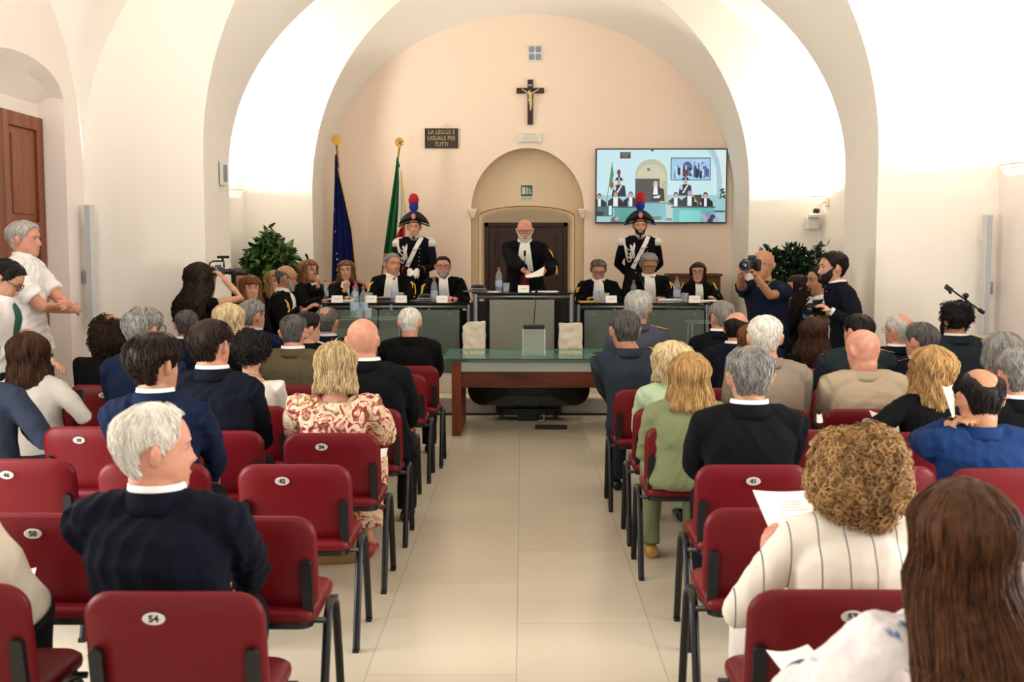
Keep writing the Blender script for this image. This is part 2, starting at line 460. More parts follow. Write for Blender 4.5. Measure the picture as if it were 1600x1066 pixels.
# double door in the niche
d0 = U(757, 348, Y=DDOOR); d1 = U(887, 348, Y=DDOOR)
dr = empty('door_1', ((d0.x + d1.x) / 2, DDOOR, DAIS)); dr['kind'] = 'structure'
dw = d1.x - d0.x; dh = d0.z - DAIS
f = MB(); f.box((0, 0, dh - .03), (dw, .07, .06)); f.box((-dw / 2 + .03, 0, dh / 2), (.06, .07, dh)); f.box((dw / 2 - .03, 0, dh / 2), (.06, .07, dh))
f.build('door_frame', wood_dark, dr, smooth=False, bevel=.006)
for sx in (-1, 1):
    lw = dw / 2 - .065; cx = sx * (lw / 2 + .003)
    p = MB(); p.box((cx, .01, (dh - .06) / 2), (lw, .04, dh - .06))
    leaf = p.build('door_leaf', wood_dark, dr, smooth=False, bevel=.004)
    for za, zb in ((.1, .75), (.87, dh - .16)):
        q = MB()
        for e, dep in ((.09, .012), (.13, .022)):
            q.box((cx, -.01 - dep / 2, (za + zb) / 2), (lw - 2 * e, dep, zb - za - 2 * (e - .09)))
        q.build('door_panel', wood_dark, leaf, smooth=False, bevel=.006)

# dais with two steps
stone = mat('pale_step_stone', '#D8CDB8', .3, bump=(20, .05, .002)); riser = mat('grey_step_riser', '#A9A296', .35)
Y1_, Y2_ = 11.07, 11.42
mb = MB(); mb.box((.12, (Y1_ + D_C) / 2, .09), (7.14, D_C - Y1_, .18)); tag(mb.build('floor_step', stone, smooth=False, bevel=.004), kind='structure')
mb = MB(); mb.box((.12, (Y2_ + 15.4) / 2, .27), (7.12, 15.4 - Y2_, .179)); tag(mb.build('floor_dais', stone, smooth=False, bevel=.004), kind='structure')
mb = MB(); mb.box((.12, Y1_ - .006, .088), (7.12, .01, .155)); tag(mb.build('trim_7', riser, smooth=False), kind='structure')
mb = MB(); mb.box((.12, Y1_ - .012, .011), (7.12, .02, .02)); tag(mb.build('trim_8', mat('black_kick_strip', '#1C1B1A', .5), smooth=False), kind='structure')
for k, sx in enumerate((-1, 1)):
    mb = MB(); mb.box((XC + sx * 2.93, D_E / 2 + D_C / 2, .4), (.02, 1., .08))

# lamps: wall washers on the side walls, and area lights for daylight at unseen side openings
warm = (1.0, .93, .84)
glass_lamp = mat('frosted_lamp_glass', '#FFF4DC', .4, emit=('#FFE7B8', 2.0)); metal_w = mat('white_lamp_metal', '#E8E2D6', .4, metal=.2)
def sconce(px, py, X, Y, side, label, power, size=.30):
    z = U(px, py, Y=Y).z
    r = empty('wall_lamp', (X, Y, z), 0, label, 'lamp', None)
    b = MB(); b.box((-side * .012, 0, -.03), (.024, .14, .10)); b.tube([(0, 0, -.02), (-side * .06, 0, -.03), (-side * .1, 0, -.03)], .012); b.build('bracket', metal_w, r, bevel=.003)
    s = MB(); ra, rb = [], []
    n = 20
    for k in range(n):
        a = 2 * PI * k / n
        ra.append((-side * (.14 + .11 * math.cos(a)), size / 2 * math.sin(a), .03)); rb.append((-side * (.14 + .05 * math.cos(a)), size / 3.2 * math.sin(a), -.045))
    mid = [((p[0] + q[0]) / 2 + 0, (p[1] + q[1]) / 2 * 1.03, -.018) for p, q in zip(ra, rb)]
    inner = [((p[0] + side * .14) * .93 - side * .14, p[1] * .93, .03) for p in ra]; ib = [((p[0] + side * .14) * .9 - side * .14, p[1] * .9, -.03) for p in rb]
    s.rings([rb, mid, ra, inner, ib], cap=True); s.build('bowl', glass_lamp, r)
    rim = MB(); rim.tube(ra + [ra[0]], .006, 6); rim.tube([(p[0], p[1], p[2] - .03) for p in ra] + [(ra[0][0], ra[0][1], 0)], .003, 5); rim.build('rim', metal_w, r)
    area_light('lamp_light', (X - side * .14, Y, z + .05), (-side * .1, 0, 1), .16, .28, power, warm)
    return r
sconce(372, 302, DX0, 12.6, -1, 'small frosted uplight on the wall above the left leafy plant', 120)
sconce(1290, 312, DX1, 13.3, 1, 'small frosted uplight on the wall above the dome camera', 120)
sconce(1583, 263, WR, 8.75, 1, 'wide ribbed uplight on the right wall near the picture edge', 60, .5)
sconce(-20, 263, WL, 5.9, -1, 'wide ribbed uplight on the left wall before the window niche', 85, .5)
sconce(1700, 263, WR, 5.2, 1, 'wide ribbed uplight on the right wall nearer the audience', 85, .5)
area_light('window_light_left', (WL - .05, 3.6, 1.6), (1, .15, -.05), 1.9, 2.1, 260, (1.0, .98, .97))
area_light('added_light_right', (WR + .05, 3.2, 1.6), (-1, .15, -.05), 1.9, 2.1, 260, (1.0, .98, .97))  # unseen light, added with its wall opening to brighten the left pier
# ------------------------------------------------------------------ chairs
red_vinyl = mat('dark_red_vinyl', '#660A14', .42, bump=(160, .12, .001), spec=.28)
black_metal = mat('black_oval_steel', '#0C0C0E', .35, spec=.5)
black_plastic = mat('black_plastic', '#101012', .45)
badge_m = mat('brushed_badge', '#D8D6D0', .35, metal=.3); ink = mat('black_ink', '#15151A', .6)

def pad(w_, h, r, rb, th, curve=0., inset=.012):
    """cushion with soft rim in the local x,z plane, thickness on y"""
    O = rrect(w_, h, r, 7, rb); R = []
    for s_, y in ((.0, 0), (.55, -.001), (.93, -.0), (1, .35), (1, .75), (.97, 1.0), (.85, 1.08), (.45, 1.12), (.0, 1.12)):
        k = np.array((1 - (1 - s_) if s_ < .9 else 1, ) * 2)
        sc = s_ if s_ < .9 else 1
        P = O * sc if s_ < .9 else O * (1 - (1 - s_) * inset * 20)
        P = O * max(s_, .002)
        yy = y * th + curve * (P[:, 0] ** 2)
        R.append(np.stack([P[:, 0], yy, P[:, 1]], 1))
    return R

def make_chair():
    r = empty('audience_chair', (0, 0, 0))
    tilt = rot3(math.radians(9), 0, 0)
    T = lambda P: P @ tilt.T + np.array((0, -.175, .625))
    b = MB(); b.rings([T(q) for q in pad(.475, .335, .075, .045, .032, .22)]); b.build('backrest', red_vinyl, r)
    for sx in (-1, 1):
        k = MB(); O = rrect(.036, .24, .016, 4)
        k.rings([T(np.stack([O[:, 0] + sx * .205, np.full(len(O), y + .0095), O[:, 1] - .10], 1)) for y in (0, -.016, -.022)])
        k.tube([T(np.array([[sx * .205, -.008, -.2]]))[0], (sx * .205, -.15, .435), (sx * .2, -.04, .425)], .012, 8, .6)
        k.build('back_bracket', black_plastic, r, sharp=40)
    s = MB(); O = rrect(.46, .43, .07, 7, .05); R = []
    for s_, z in ((.01, 0), (.9, 0), (.99, .006), (1, .02), (.99, .036), (.94, .046), (.8, .05), (.4, .047), (.01, .045)):
        P = O * s_; R.append(np.stack([P[:, 0], P[:, 1] + .03, .425 + z - .10 * np.maximum(0, P[:, 1] - .12) ** 1.2 - .02 * (P[:, 1] < -.1) * 0], 1))
    s.rings(R); seat = s.build('seat', red_vinyl, r)
    u = MB(); u.rings([np.stack([O[:, 0] * .94, O[:, 1] * .94 + .03, np.full(len(O), z)], 1) for z in (.405, .426)]); u.build('seat_shell', black_plastic, r, sharp=40)
    for sx in (-1, 1):
        x = sx * .252
        for sy, foot in ((-1, -.185), (1, .2)):
            l = MB(); c = .045
            P = [(x, foot, 0)] + [(x, foot + (c - foot) * t, .445 * t) for t in (.3, .6)]
            P = [(x, foot, .008), (x, foot * .75 + .01, .2), (x, foot * .45 + .02, .385)]
            for t in (.25, .5, .75, 1.0):
                a = t * PI / 2; P.append((x, c * .5 + (foot * .42) * math.cos(a) + .0, .39 + .055 * math.sin(a)))
            l.tube(P, .0155, 10, .62, up=(0, 1, 0)); l.box((x, foot, .008), (.026, .038, .016)); l.build('leg', black_metal, r, sharp=50)
    f = MB()
    for y in (-.09, .16): f.tube([(-.252, y, .41), (.252, y, .41)], .011, 8)
    f.build('crossbar', black_metal, r)
    return r

CHAIR = None
NCHAIR = []
def chair(px, pyt, label, num=None, ndx=None, group='red audience chairs in the two seating blocks', rz=0):
    """chair whose back top centre is seen at (px,pyt)"""
    global CHAIR
    p = U(px, pyt, Z=.792)
    if CHAIR is None: CHAIR = make_chair(); c = CHAIR
    else:
        c = CHAIR.copy(); col.objects.link(c)
        for ch in [q for q in CHAIR.children if not q.name.startswith('number_badge')]: copy_tree(ch, c)
    c.location = (p.x, p.y + .20, 0); c.rotation_euler = (0, 0, math.radians(rz))
    tag(c, label, 'chair', group)
    if num is not None:
        tilt = rot3(math.radians(9), 0, 0); T = lambda P: P @ tilt.T + np.array((0, -.175, .625))
        x0 = -.045 if ndx is None else ndx; z0_ = .105
        an = np.linspace(0, 2 * PI, 24, endpoint=False)
        R = []
        for s_, y in ((1, 0), (1, -.004), (.86, -.0052), (.84, -.0042), (.01, -.0042)):
            P = np.stack([.030 * s_ * np.cos(an) + x0, np.full(24, y) + .22 * x0 * x0 - .0005, .0175 * s_ * np.sin(an) + z0_], 1); R.append(T(P))
        m = MB(); m.rings(R); bd = m.build('number_badge', badge_m, c, sharp=30)
        q = T(np.array([[x0, -.0052 + .22 * x0 * x0, z0_]]))[0]
        if num: text_mesh(num, .027, ink, 'number', bd, tuple(q), (PI / 2 + math.radians(9), 0, 0), .0008, offset=.0009)
    NCHAIR.append(c)
    return c
def X2(px, D): return (px - 816) / 1700 * D
L = 'red vinyl chair '
# left block, back to front
chair(265, 931, L + 'numbered 54 under the white-haired man, nearest complete chair', '54')
chair(-104, 918, L + 'at the lower left corner beside a cream blouse sleeve')
chair(379, 811, L + 'on the aisle just behind the white-haired man, empty, bright side leg')
chair(70, 806, L + 'numbered 50 at the left edge, empty', '50')
chair(457, 729, L + 'numbered 42 on the aisle, empty', '42')
chair(236, 727, L + 'half hidden by the white head, under the dark-haired man in blue')
chair(25, 720, L + 'numbered 46 at the left frame edge, empty', '46')
chair(516, 679, L + 'numbered 34 under the woman in the floral blouse', '34')
chair(334, 675, L + 'under the navy-suited man with thinning crown')
chair(136, 669, L + 'numbered 38 beside the blue-suited man, empty', '38')
chair(-62, 668, L + 'at the left frame edge beneath the grey-blue sleeve')
chair(561, 640, L + 'on the aisle under the bald man in black suit')
chair(384, 636, L + 'under the woman with dark curly hair and cream top')
chair(216, 634, L + 'under the grey-haired man in blue suit on the left')
chair(48, 632, L + 'under the woman in the pale grey blazer')
chair(585, 606, L + 'in the third row on the left aisle, empty, seat edge showing')
chair(452, 603, L + 'numbered 26 under the officer in olive uniform', '26')
chair(160, 603, L + 'numbered 24 under the woman in black with long curls', '24', .0)
chair(614, 586, L + 'in the second row on the left aisle, empty')
chair(477, 586, L + 'in the second left row behind the tricolour sash')
chair(358, 586, L + 'in the second row left under the blonde woman')
chair(637, 573, L + 'numbered 2 in the first left row under the man in plain black', '2', -.0)
chair(512, 573, L + 'in the first left row under the man with tricolour sash')
chair(400, 573, L + 'in the first left row under the grey-haired man in navy')
chair(290, 573, L + 'in the first left row under the short-haired man in navy')
# right block
chair(1316, 928, L + 'numbered 53 under the woman in the pinstriped cream blazer', '53', .03)
chair(1212, 798, L + 'on the right aisle empty but for paper on its seat')
chair(1488, 806, L + 'behind the long dark-haired woman, its top edge near the blue suit')
chair(1178, 729, L + 'numbered 41 under the man in the black suit', '41', .0)
chair(1378, 732, L + 'mostly hidden behind the curly blonde hair')
chair(1580, 735, L + 'under the balding man in the bright blue suit')
chair(1083, 668, L + 'under the woman in the sage green jacket')
chair(1268, 674, L + 'behind the curly blonde hair, empty, badge half hidden', '', .02)
chair(1446, 678, L + 'under the blonde woman in black with wavy hair')
chair(1622, 680, L + 'at the right frame edge under the grey-haired man in dark suit')
chair(1056, 639, L + 'under the woman in the mint green jacket')
chair(1203, 641, L + 'under the white-haired man in the taupe jacket')
chair(1356, 641, L + 'under the bald man in the beige jacket', '', -.0)
chair(1508, 642, L + 'in the fourth right row hidden behind the wavy blonde hair')
chair(1018, 610, L + 'under the dark-haired grey-uniformed officer on the right aisle')
chair(1150, 608, L + 'in the third right row hidden behind the grey heads')
chair(1328, 606, L + 'under the dark green uniformed officer behind the bald man')
chair(1462, 606, L + 'under the grey-haired officer with gold-edged shoulders')
chair(1240, 577, L + 'in the second right row under the long brown-haired woman in black', '', .1)
chair(1491, 577, L + 'under the officer with black curly hair')
chair(1374, 577, L + 'in the second right row under the man with thin glasses')
chair(1008, 573, L + 'in the first right row under the silver-haired officer')
chair(1125, 573, L + 'in the first right row under the grey-haired man in black suit')
# ------------------------------------------------------------------ people
def interp(t, xs, ys): return np.interp(t, xs, ys)
HZ = [-.118, -.112, -.1, -.085, -.07, -.05, -.03, 0, .02, .045, .07, .09, .105, .114, .118]
HF = [.050, .070, .080, .082, .084, .086, .087, .084, .089, .088, .077, .058, .036, .016, .0]
HB = [.010, .002, -.012, -.035, -.058, -.074, -.085, -.097, -.101, -.100, -.090, -.070, -.046, -.022, -.002]
HW = [.014, .030, .044, .054, .060, .066, .070, .0745, .077, .0775, .070, .055, .037, .018, .001]
def head_rad(phi, z):
    """distance-like ring point of the skull (x,y) at height z, phi 0 = face"""
    f, b, w_ = interp(z, HZ, HF), interp(z, HZ, HB), interp(z, HZ, HW)
    cy, hy = (f + b) / 2, (f - b) / 2
    s, c = np.sin(phi), np.cos(phi); e = .86
    x = w_ * np.sign(s) * np.abs(s) ** e; y = cy + hy * np.sign(c) * np.abs(c) ** e
    return x, y, cy
def head_rings(fem=False, nose=1.):
    zs = -.118 * np.cos(np.linspace(0, PI, 46)); n = 56
    phi = np.linspace(0, 2 * PI, n, endpoint=False); R = []
    for z in zs:
        x, y, cy = head_rad(phi, z)
        front = np.clip(np.cos(phi), 0, 1) ** 1.5
        nz = interp(z, [-.052, -.044, -.036, -.02, .005, .02], [0, .010, .026, .019, .008, 0]) * nose
        y = y + front * nz * np.exp(-(x / (.0105 + .004 * (z < -.03))) ** 2)
        y = y - front * .013 * np.exp(-((np.abs(x) - .031) / .015) ** 2 - ((z - .004) / .012) ** 2)
        y = y + front * .004 * np.exp(-((z - .024) / .008) ** 2) * (0.4 if fem else 1)
        y = y + front * .006 * np.exp(-(x / .022) ** 2) * (np.exp(-((z + .063) / .005) ** 2) + 1.0 * np.exp(-((z + .075) / .006) ** 2))
        y = y - front * .003 * np.exp(-(x / .02) ** 2) * np.exp(-((z + .069) / .003) ** 2)
        y = y + front * .006 * np.exp(-(x / .022) ** 2 - ((z + .1) / .012) ** 2)
        y = y + front * .004 * np.exp(-((np.abs(x) - .045) / .014) ** 2 - ((z + .025) / .016) ** 2)
        R.append(np.stack([x * (.96 if fem else 1), y, np.full(n, z)], 1))
    return R

SKINS = dict(fair=('#CC9C80', '#BC8468'), pink=('#D29A80', '#C07E66'), tan=('#BC8868', '#A67252'), olive=('#BA8A6C', '#A67256'))
def skin_mat(k):
    a, b = SKINS[k]; m = mat('skin_' + k, a, .5, mix=(b, 22, .35, .75), bump=(220, .1, .0006), spec=.4)
    m.node_tree.nodes['Principled BSDF'].inputs['Subsurface Weight'].default_value = .05
    m.node_tree.nodes['Principled BSDF'].inputs['Subsurface Scale'].default_value = .02
    return m
eye_w = mat('eye_white', '#A89E96', .3); eye_i = mat('eye_iris', '#2C1B12', .15); lip_m = mat('lips', '#A85A4E', .45)
lens_m = glass_mat('clear_lens', '#DDE4E8', .12, .03)

HAIRS = {}
def hmat(name):
    if name in HAIRS: return HAIRS[name]
    T = dict(white=('#D2CABC', '#FCF8EE'), silver=('#9B9791', '#DAD7D0'), grey=('#5D5A56', '#A9A6A0'), darkgrey=('#2E2C2B', '#77736E'),
             black=('#0C0A0A', '#2A2422'), brown=('#120C09', '#33241B'), chestnut=('#1E120C', '#523424'), auburn=('#42240F', '#8A5A32'),
             red=('#4E2C18', '#A07048'), blonde=('#8C7048', '#DCC396'), paleblonde=('#B39A6C', '#F0DFB4'), gold=('#86643C', '#D2AA70'),
             curlyblonde=('#5E4228', '#C29A66'), beardgrey=('#6A6460', '#B9B2AA'), beardwhite=('#9A938A', '#E0DAD0'), beardblack=('#0E0B0A', '#2E2522'),
             darkblonde=('#6B4E2C', '#B8925A'), longbrown=('#1A0F09', '#6A4226'), lightbrown=('#3A2416', '#8E6646'))
    d, l = T[name]; HAIRS[name] = hair_mat('hair_' + name, d, l)
    return HAIRS[name]

def sstep(a, b, x):
    t = np.clip((x - a) / (b - a), 0, 1); return t * t * (3 - 2 * t)

def hair_surface(style, p, rs):
    """returns fn(phi,z)->(x,y) and z range; inside the skull where there is no hair"""
    th = p.get('th', .014); top = p.get('top', .018)
    bald = p.get('bald', 0.); L = p.get('L', .1); fl = p.get('flare', .02); back = p.get('back', 0.); cut = p.get('cut', 48)
    def fn(phi, z):
        ph = np.abs((phi + PI) % (2 * PI) - PI)
        zz = np.minimum(z, .1175)
        if style in ('short', 'ring'):
            x, y, cy = head_rad(phi, np.maximum(zz, -.118))
            deg = np.degrees(ph)
            line = interp(deg, [0, 35, 55, 72, 84, 96, 112, 130, 180], [.078, .074, .055, .012, -.014, .012, .004, -.07, -.092]) + p.get('line', 0) * (deg < 60)
            m = sstep(line - .003, line + .006, z)
            t_ = th * (.30 + .70 * sstep(-.07, .03, z)) + (top - th) * sstep(.04, .1, z)
            t_ = t_ * (1 - .7 * np.exp(-((deg - 98) / 17) ** 2) * (1 - sstep(.02, .05, z)))
            if style == 'ring':
                lim = interp(deg, [0, 60, 90, 130, 180], [-.3, .0, .045, .055, p.get('ringz', .05)])
                m = m * (1 - sstep(lim - .004, lim + .016, z))
            if bald:
                yy = y; br_ = p.get('br', 1.); d = np.sqrt((x / (.05 * br_)) ** 2 + ((yy + .05) / (.06 * br_)) ** 2)
                m = m * (1 - min(1, bald) * (1 - sstep(.7, 1.1, d)) * sstep(.02, .045, z))
            off = m * t_ - (1 - m) * .012
            off = off + m * .0025 * np.sin(9 * phi + 40 * z + rs) * sstep(.0, .1, z)
        else:   # bob / long / afro
            hz = np.maximum(zz, -.03)
            x, y, cy = head_rad(phi, hz)
            deg = np.degrees(ph)
            t_ = th + (top - th) * sstep(.03, .1, z)
            drop = np.clip(-.03 - z, 0, 1)
            t_ = t_ + fl * np.minimum(1, drop / .1)
            facez = p.get('fringe', .055)
            m = 1 - (1 - sstep(cut - 8, cut + 6, deg)) * (1 - sstep(facez - .006, facez + .012, z))
            off = m * t_ - (1 - m) * .014
            off = off + m * p.get('wave', .004) * (np.sin(7 * phi + 45 * z + rs) + .6 * np.sin(13 * phi - 70 * z))
        r = np.sqrt(x * x + (y - cy) ** 2) + 1e-6
        k = (r + off) / r
        X, Yv = x * k, cy + (y - cy) * k
        if style == 'long':
            drop = np.clip(-.09 - z, 0, 1); sh = np.minimum(1, drop / .1)
            Yv = Yv * (1 - .45 * sh) - back * sh - .01 * sh
            X = X * (1 + p.get('spread', .35) * sh * (1 - .4 * np.clip((drop - .2) / .3, 0, 1)))
        return X, Yv
    return fn

def make_hair(name, root, M, hs, style, colr, p, seed, D):
    rs = np.random.RandomState(seed); mb = MB()
    fn = hair_surface(style, p, seed)
    z1 = .1178 + p.get('top', .018); z0_ = -.102 if style in ('short', 'ring') else -p.get('L', .1)
    xf = lambda P: (np.asarray(P) * hs) @ M[0].T + M[1]
    if style == 'none': return None
    if style == 'afro':
        r0 = p.get('r', .13); n = p.get('n', 500); cz = p.get('cz', .015); cy = p.get('cy', -.02)
        def rad(d):   # direction -> radius, none over the face
            f = sstep(.62, .86, d[:, 1] - .55 * np.abs(d[:, 2] - .05) * (d[:, 2] > 0) - .0)
            k = np.where((d[:, 2] < .45), 1 - .75 * f, 1)
            return r0 * k * (1 + .05 * np.sin(6 * d[:, 0] + seed) + .04 * np.sin(8 * d[:, 2] + 3))
        RR = []
        for i in range(25):
            q = -PI / 2 + PI * (i + .02) / 24.04; an = np.linspace(0, 2 * PI, 32, endpoint=False)
            d = np.stack([np.sin(an) * math.cos(q), np.cos(an) * math.cos(q), np.full(32, math.sin(q))], 1)
            RR.append(xf(d * (rad(d) * .9)[:, None] * np.array([1, 1.02, p.get('zs', 1.05)]) + np.array((0, cy, cz))))
        mb.rings(RR, tone=.2)
        sr = p.get('sr', .0024)
        for i in range(n):
            d = rs.normal(size=3); d /= np.linalg.norm(d)
            r = rad(d[None])[0]
            if r < r0 * .8: continue
            c = d * r * rs.uniform(.86, 1.0) * np.array([1, 1.02, p.get('zs', 1.05)]) + np.array((0, cy, cz))
            a = np.cross(d, rs.normal(size=3)); a /= np.linalg.norm(a); b = np.cross(d, a)
            cr = rs.uniform(.007, .013) * p.get('cs', 1); turns = rs.uniform(1.0, 2.0); P = []
            dn = np.array((0, 0, -1.)); ax = d * .5 + dn * .7 + .3 * rs.normal(size=3); ax /= np.linalg.norm(ax)
            k_ = 11
            for j in range(k_):
                t = j / (k_ - 1); an = t * turns * 2 * PI
                P.append(c + ax * (t - .4) * rs.uniform(.020, .03) * p.get('cs', 1) + cr * (math.cos(an) * a + math.sin(an) * b))
            mb.tube(xf(P), [sr * hs] * (k_ - 1) + [sr * .3], 4, tone=float(rs.uniform(.2, .95)))
        return mb.build(name, hmat(colr) if isinstance(colr, str) else colr, root, tone=True, recalc=False)
    n = 48; phi = np.linspace(0, 2 * PI, n, endpoint=False); R = []
    nz = 34 if style in ('short', 'ring') else 44
    zt = .1178
    for i in range(nz + 1):
        z = z0_ + (zt - z0_) * math.sin(PI / 2 * i / nz)
        x, y = fn(phi, np.full(n, z)); R.append(xf(np.stack([x, y, np.full(n, z)], 1)))
    if style != 'ring' and not p.get('bald'):
        x, y = fn(phi, np.full(n, zt)); cx, cyy = x.mean(), y.mean(); tp = p.get('top', .018)
        # raise the crown smoothly by the hair thickness
        Rn = []
        for q in R: Rn.append(q)
        base = np.stack([x, y, np.full(n, zt)], 1)
        for s_, h in ((.75, .35), (.45, .5), (.2, .55), (.02, .56)):
            q = base.copy(); q[:, 0] = cx + (q[:, 0] - cx) * s_; q[:, 1] = cyy + (q[:, 1] - cyy) * s_; q[:, 2] = zt + tp * h * .7
            Rn.append(xf(q))
        R = Rn
    mb.rings(R, tone=.42)
    # strands lying on the surface
    ns = p.get('n', 260 if D > 7 else 420); sr = p.get('sr', .0011 + .00012 * D)
    for i in range(ns):
        ph = rs.uniform(-PI, PI)
        if style in ('short', 'ring'):
            zs_ = rs.uniform(-.07, .117); ln = p.get('ln', .035); k_ = 5
        else:
            zs_ = rs.uniform(z0_ + .02, .117); ln = rs.uniform(.08, .2) if p.get('L', .1) < .2 else rs.uniform(.12, .35); k_ = 9
        if abs(math.degrees(ph)) < 60 and zs_ < .07: continue
        zz = np.linspace(zs_, max(zs_ - ln * (1.0 if zs_ < .09 else .6), z0_ + (.002 if style in ('short', 'ring') else rs.uniform(-.022, .01))), k_)
        pp = ph + rs.normal() * .12 * np.linspace(0, 1, k_) + .05 * np.sin(zz * 60 + rs.uniform(0, 6)) * (p.get('wavy', 0) + .2)
        x, y = fn(pp, zz); xh, yh, cy = head_rad(pp, np.clip(zz, -.118, .1175))
        if (np.hypot(x, y - cy) < np.hypot(xh, yh - cy) + .004)[0]: continue
        lift = (rs.uniform(0, .004) + .002 * np.sin(np.linspace(0, PI, k_))) if style == 'short' else rs.uniform(-.001, .004) + .003 * p.get('wavy', 0) * np.sin(zz * 70 + i)
        r = np.hypot(x, y - cy) + 1e-6
        x = x * (r + lift) / r; y = cy + (y - cy) * (r + lift) / r
        P = xf(np.stack([x, y, zz + (p.get('top', .018) * .35 * sstep(.1, .1178, zz))], 1))
        mb.tube(P, [sr * .6] + [sr] * (k_ - 2) + [sr * .2], 3, tone=float(rs.uniform(.15, .95)))
    return mb.build(name, hmat(colr) if isinstance(colr, str) else colr, root, tone=True, recalc=False)

def beard_mesh(root, M, hs, colr, p, seed):
    mb = MB(); n = 56; phi = np.linspace(0, 2 * PI, n, endpoint=False); R = []
    th = p.get('th', .008); hi = p.get('hi', -.03); kind = p.get('kind', 'full')
    for z in np.linspace(-.128 - p.get('long', 0), .0, 26):
        x, y, cy = head_rad(phi, max(z, -.116)); deg = np.degrees(np.abs((phi + PI) % (2 * PI) - PI))
        if kind == 'full':
            up = interp(deg, [0, 14, 30, 50, 75, 82, 90], [-.052, -.052, -.045, -.035, .0, .0, -.2])
            m = (1 - sstep(up - .006, up + .002, z)) * (1 - sstep(80, 92, deg))
            mouth = np.exp(-(np.abs(x) / .024) ** 4) * math.exp(-((z + .069) / .009) ** 4); m = m * (1 - mouth)
        else:      # goatee
            m = (1 - sstep(-.058, -.050, z)) * (1 - sstep(22, 32, deg)); mouth = np.exp(-(np.abs(x) / .022) ** 4) * math.exp(-((z + .069) / .008) ** 4); m = m * (1 - mouth)
        front = np.clip(np.cos(phi), 0, 1) ** 1.5
        y2 = y + front * (.006 * np.exp(-(x / .022) ** 2) * (math.exp(-((z + .063) / .005) ** 2) + math.exp(-((z + .075) / .006) ** 2)) + .006 * np.exp(-(x / .022) ** 2) * math.exp(-((z + .1) / .012) ** 2))
        off = m * (th + .001 * np.sin(25 * phi + 300 * z)) - (1 - m) * .012
        r = np.hypot(x, y2 - cy) + 1e-6; k = (r + off) / r
        if z < -.116: k = k * .9
        R.append((np.stack([x * k, cy + (y2 - cy) * k, np.full(n, z)], 1) * hs) @ M[0].T + M[1])
    mb.rings(R, tone=.45)
    return mb.build('beard', hmat(colr), root, tone=True, recalc=False)

def ik(S, W, l1, l2, pole):
    S, W = np.array(S, float), np.array(W, float); d = W - S; L = np.linalg.norm(d)
    if L > (l1 + l2) * .995: W = S + d / L * (l1 + l2) * .995; d = W - S; L = np.linalg.norm(d)
    a = (l1 * l1 - l2 * l2 + L * L) / (2 * L); h = math.sqrt(max(0, l1 * l1 - a * a)); u = d / L
    p = np.array(pole, float); p = p - u * (p @ u); p /= np.linalg.norm(p) + 1e-9
    return S + u * a + p * h, W

def hand(mb, W, fwd, up, side, s=1., curl=.5, spread=.0, n=7):
    """W wrist, fwd direction of the fingers, up = back of the hand, side=+1 thumb towards -right... builds palm and five fingers"""
    f = np.array(fwd, float); f /= np.linalg.norm(f); u = np.array(up, float); u = u - f * (u @ f); u /= np.linalg.norm(u)
    r = np.cross(f, u) * side                      # thumb side
    P = [W - f * .02 * s, W + f * .015 * s, W + f * .05 * s, W + f * .085 * s]
    mb.tube(P, [.026 * s, .030 * s, .040 * s, .036 * s], 12, .42, up=u)
    for k, (o, ln, a0) in enumerate(((.030, .070, .10), (.010, .078, .03), (-.011, .073, -.04), (-.030, .058, -.12))):
        b = W + f * (.080 - .004 * abs(k - 1)) * s + r * o * s; d = f + r * (a0 * (1 + spread)); d /= np.linalg.norm(d)
        pts = [b - d * .012 * s, b]; a = .15 + curl * .5; seg = (.45, .32, .23); q = b
        for j, sl in enumerate(seg):
            dd = d * math.cos(a) - u * math.sin(a); q = q + dd * ln * sl * s; pts.append(q); a += curl * (.9 + .1 * k)
        mb.tube(pts, [.0095 * s, .0095 * s, .0088 * s, .008 * s, .0062 * s], n)
    tb = W + f * .018 * s + r * .026 * s; td = f * .72 + r * .65 - u * .28; td /= np.linalg.norm(td)
    t2 = f * .92 + r * .2 - u * (.25 + .3 * curl); t2 /= np.linalg.norm(t2)
    mb.tube([tb - td * .012 * s, tb + td * .022 * s, tb + td * .034 * s + t2 * .022 * s, tb + td * .034 * s + t2 * .044 * s], [.013 * s, .0125 * s, .0105 * s, .0075 * s], n)

CLOTH = {}
def cloth(name, color, **k):
    if name not in CLOTH: CLOTH[name] = mat('cloth_' + name, color, k.get('rough', .9), bump=k.get('bump', (10, .6, .02)), sheen=k.get('sheen', 0), spec=.15, mix=k.get('mix'))
    return CLOTH[name]
shirt_w = cloth('white_shirt', '#EDEBE8', bump=(14, .3, .008)); shoe_m = mat('black_shoe_leather', '#0D0C0C', .3)

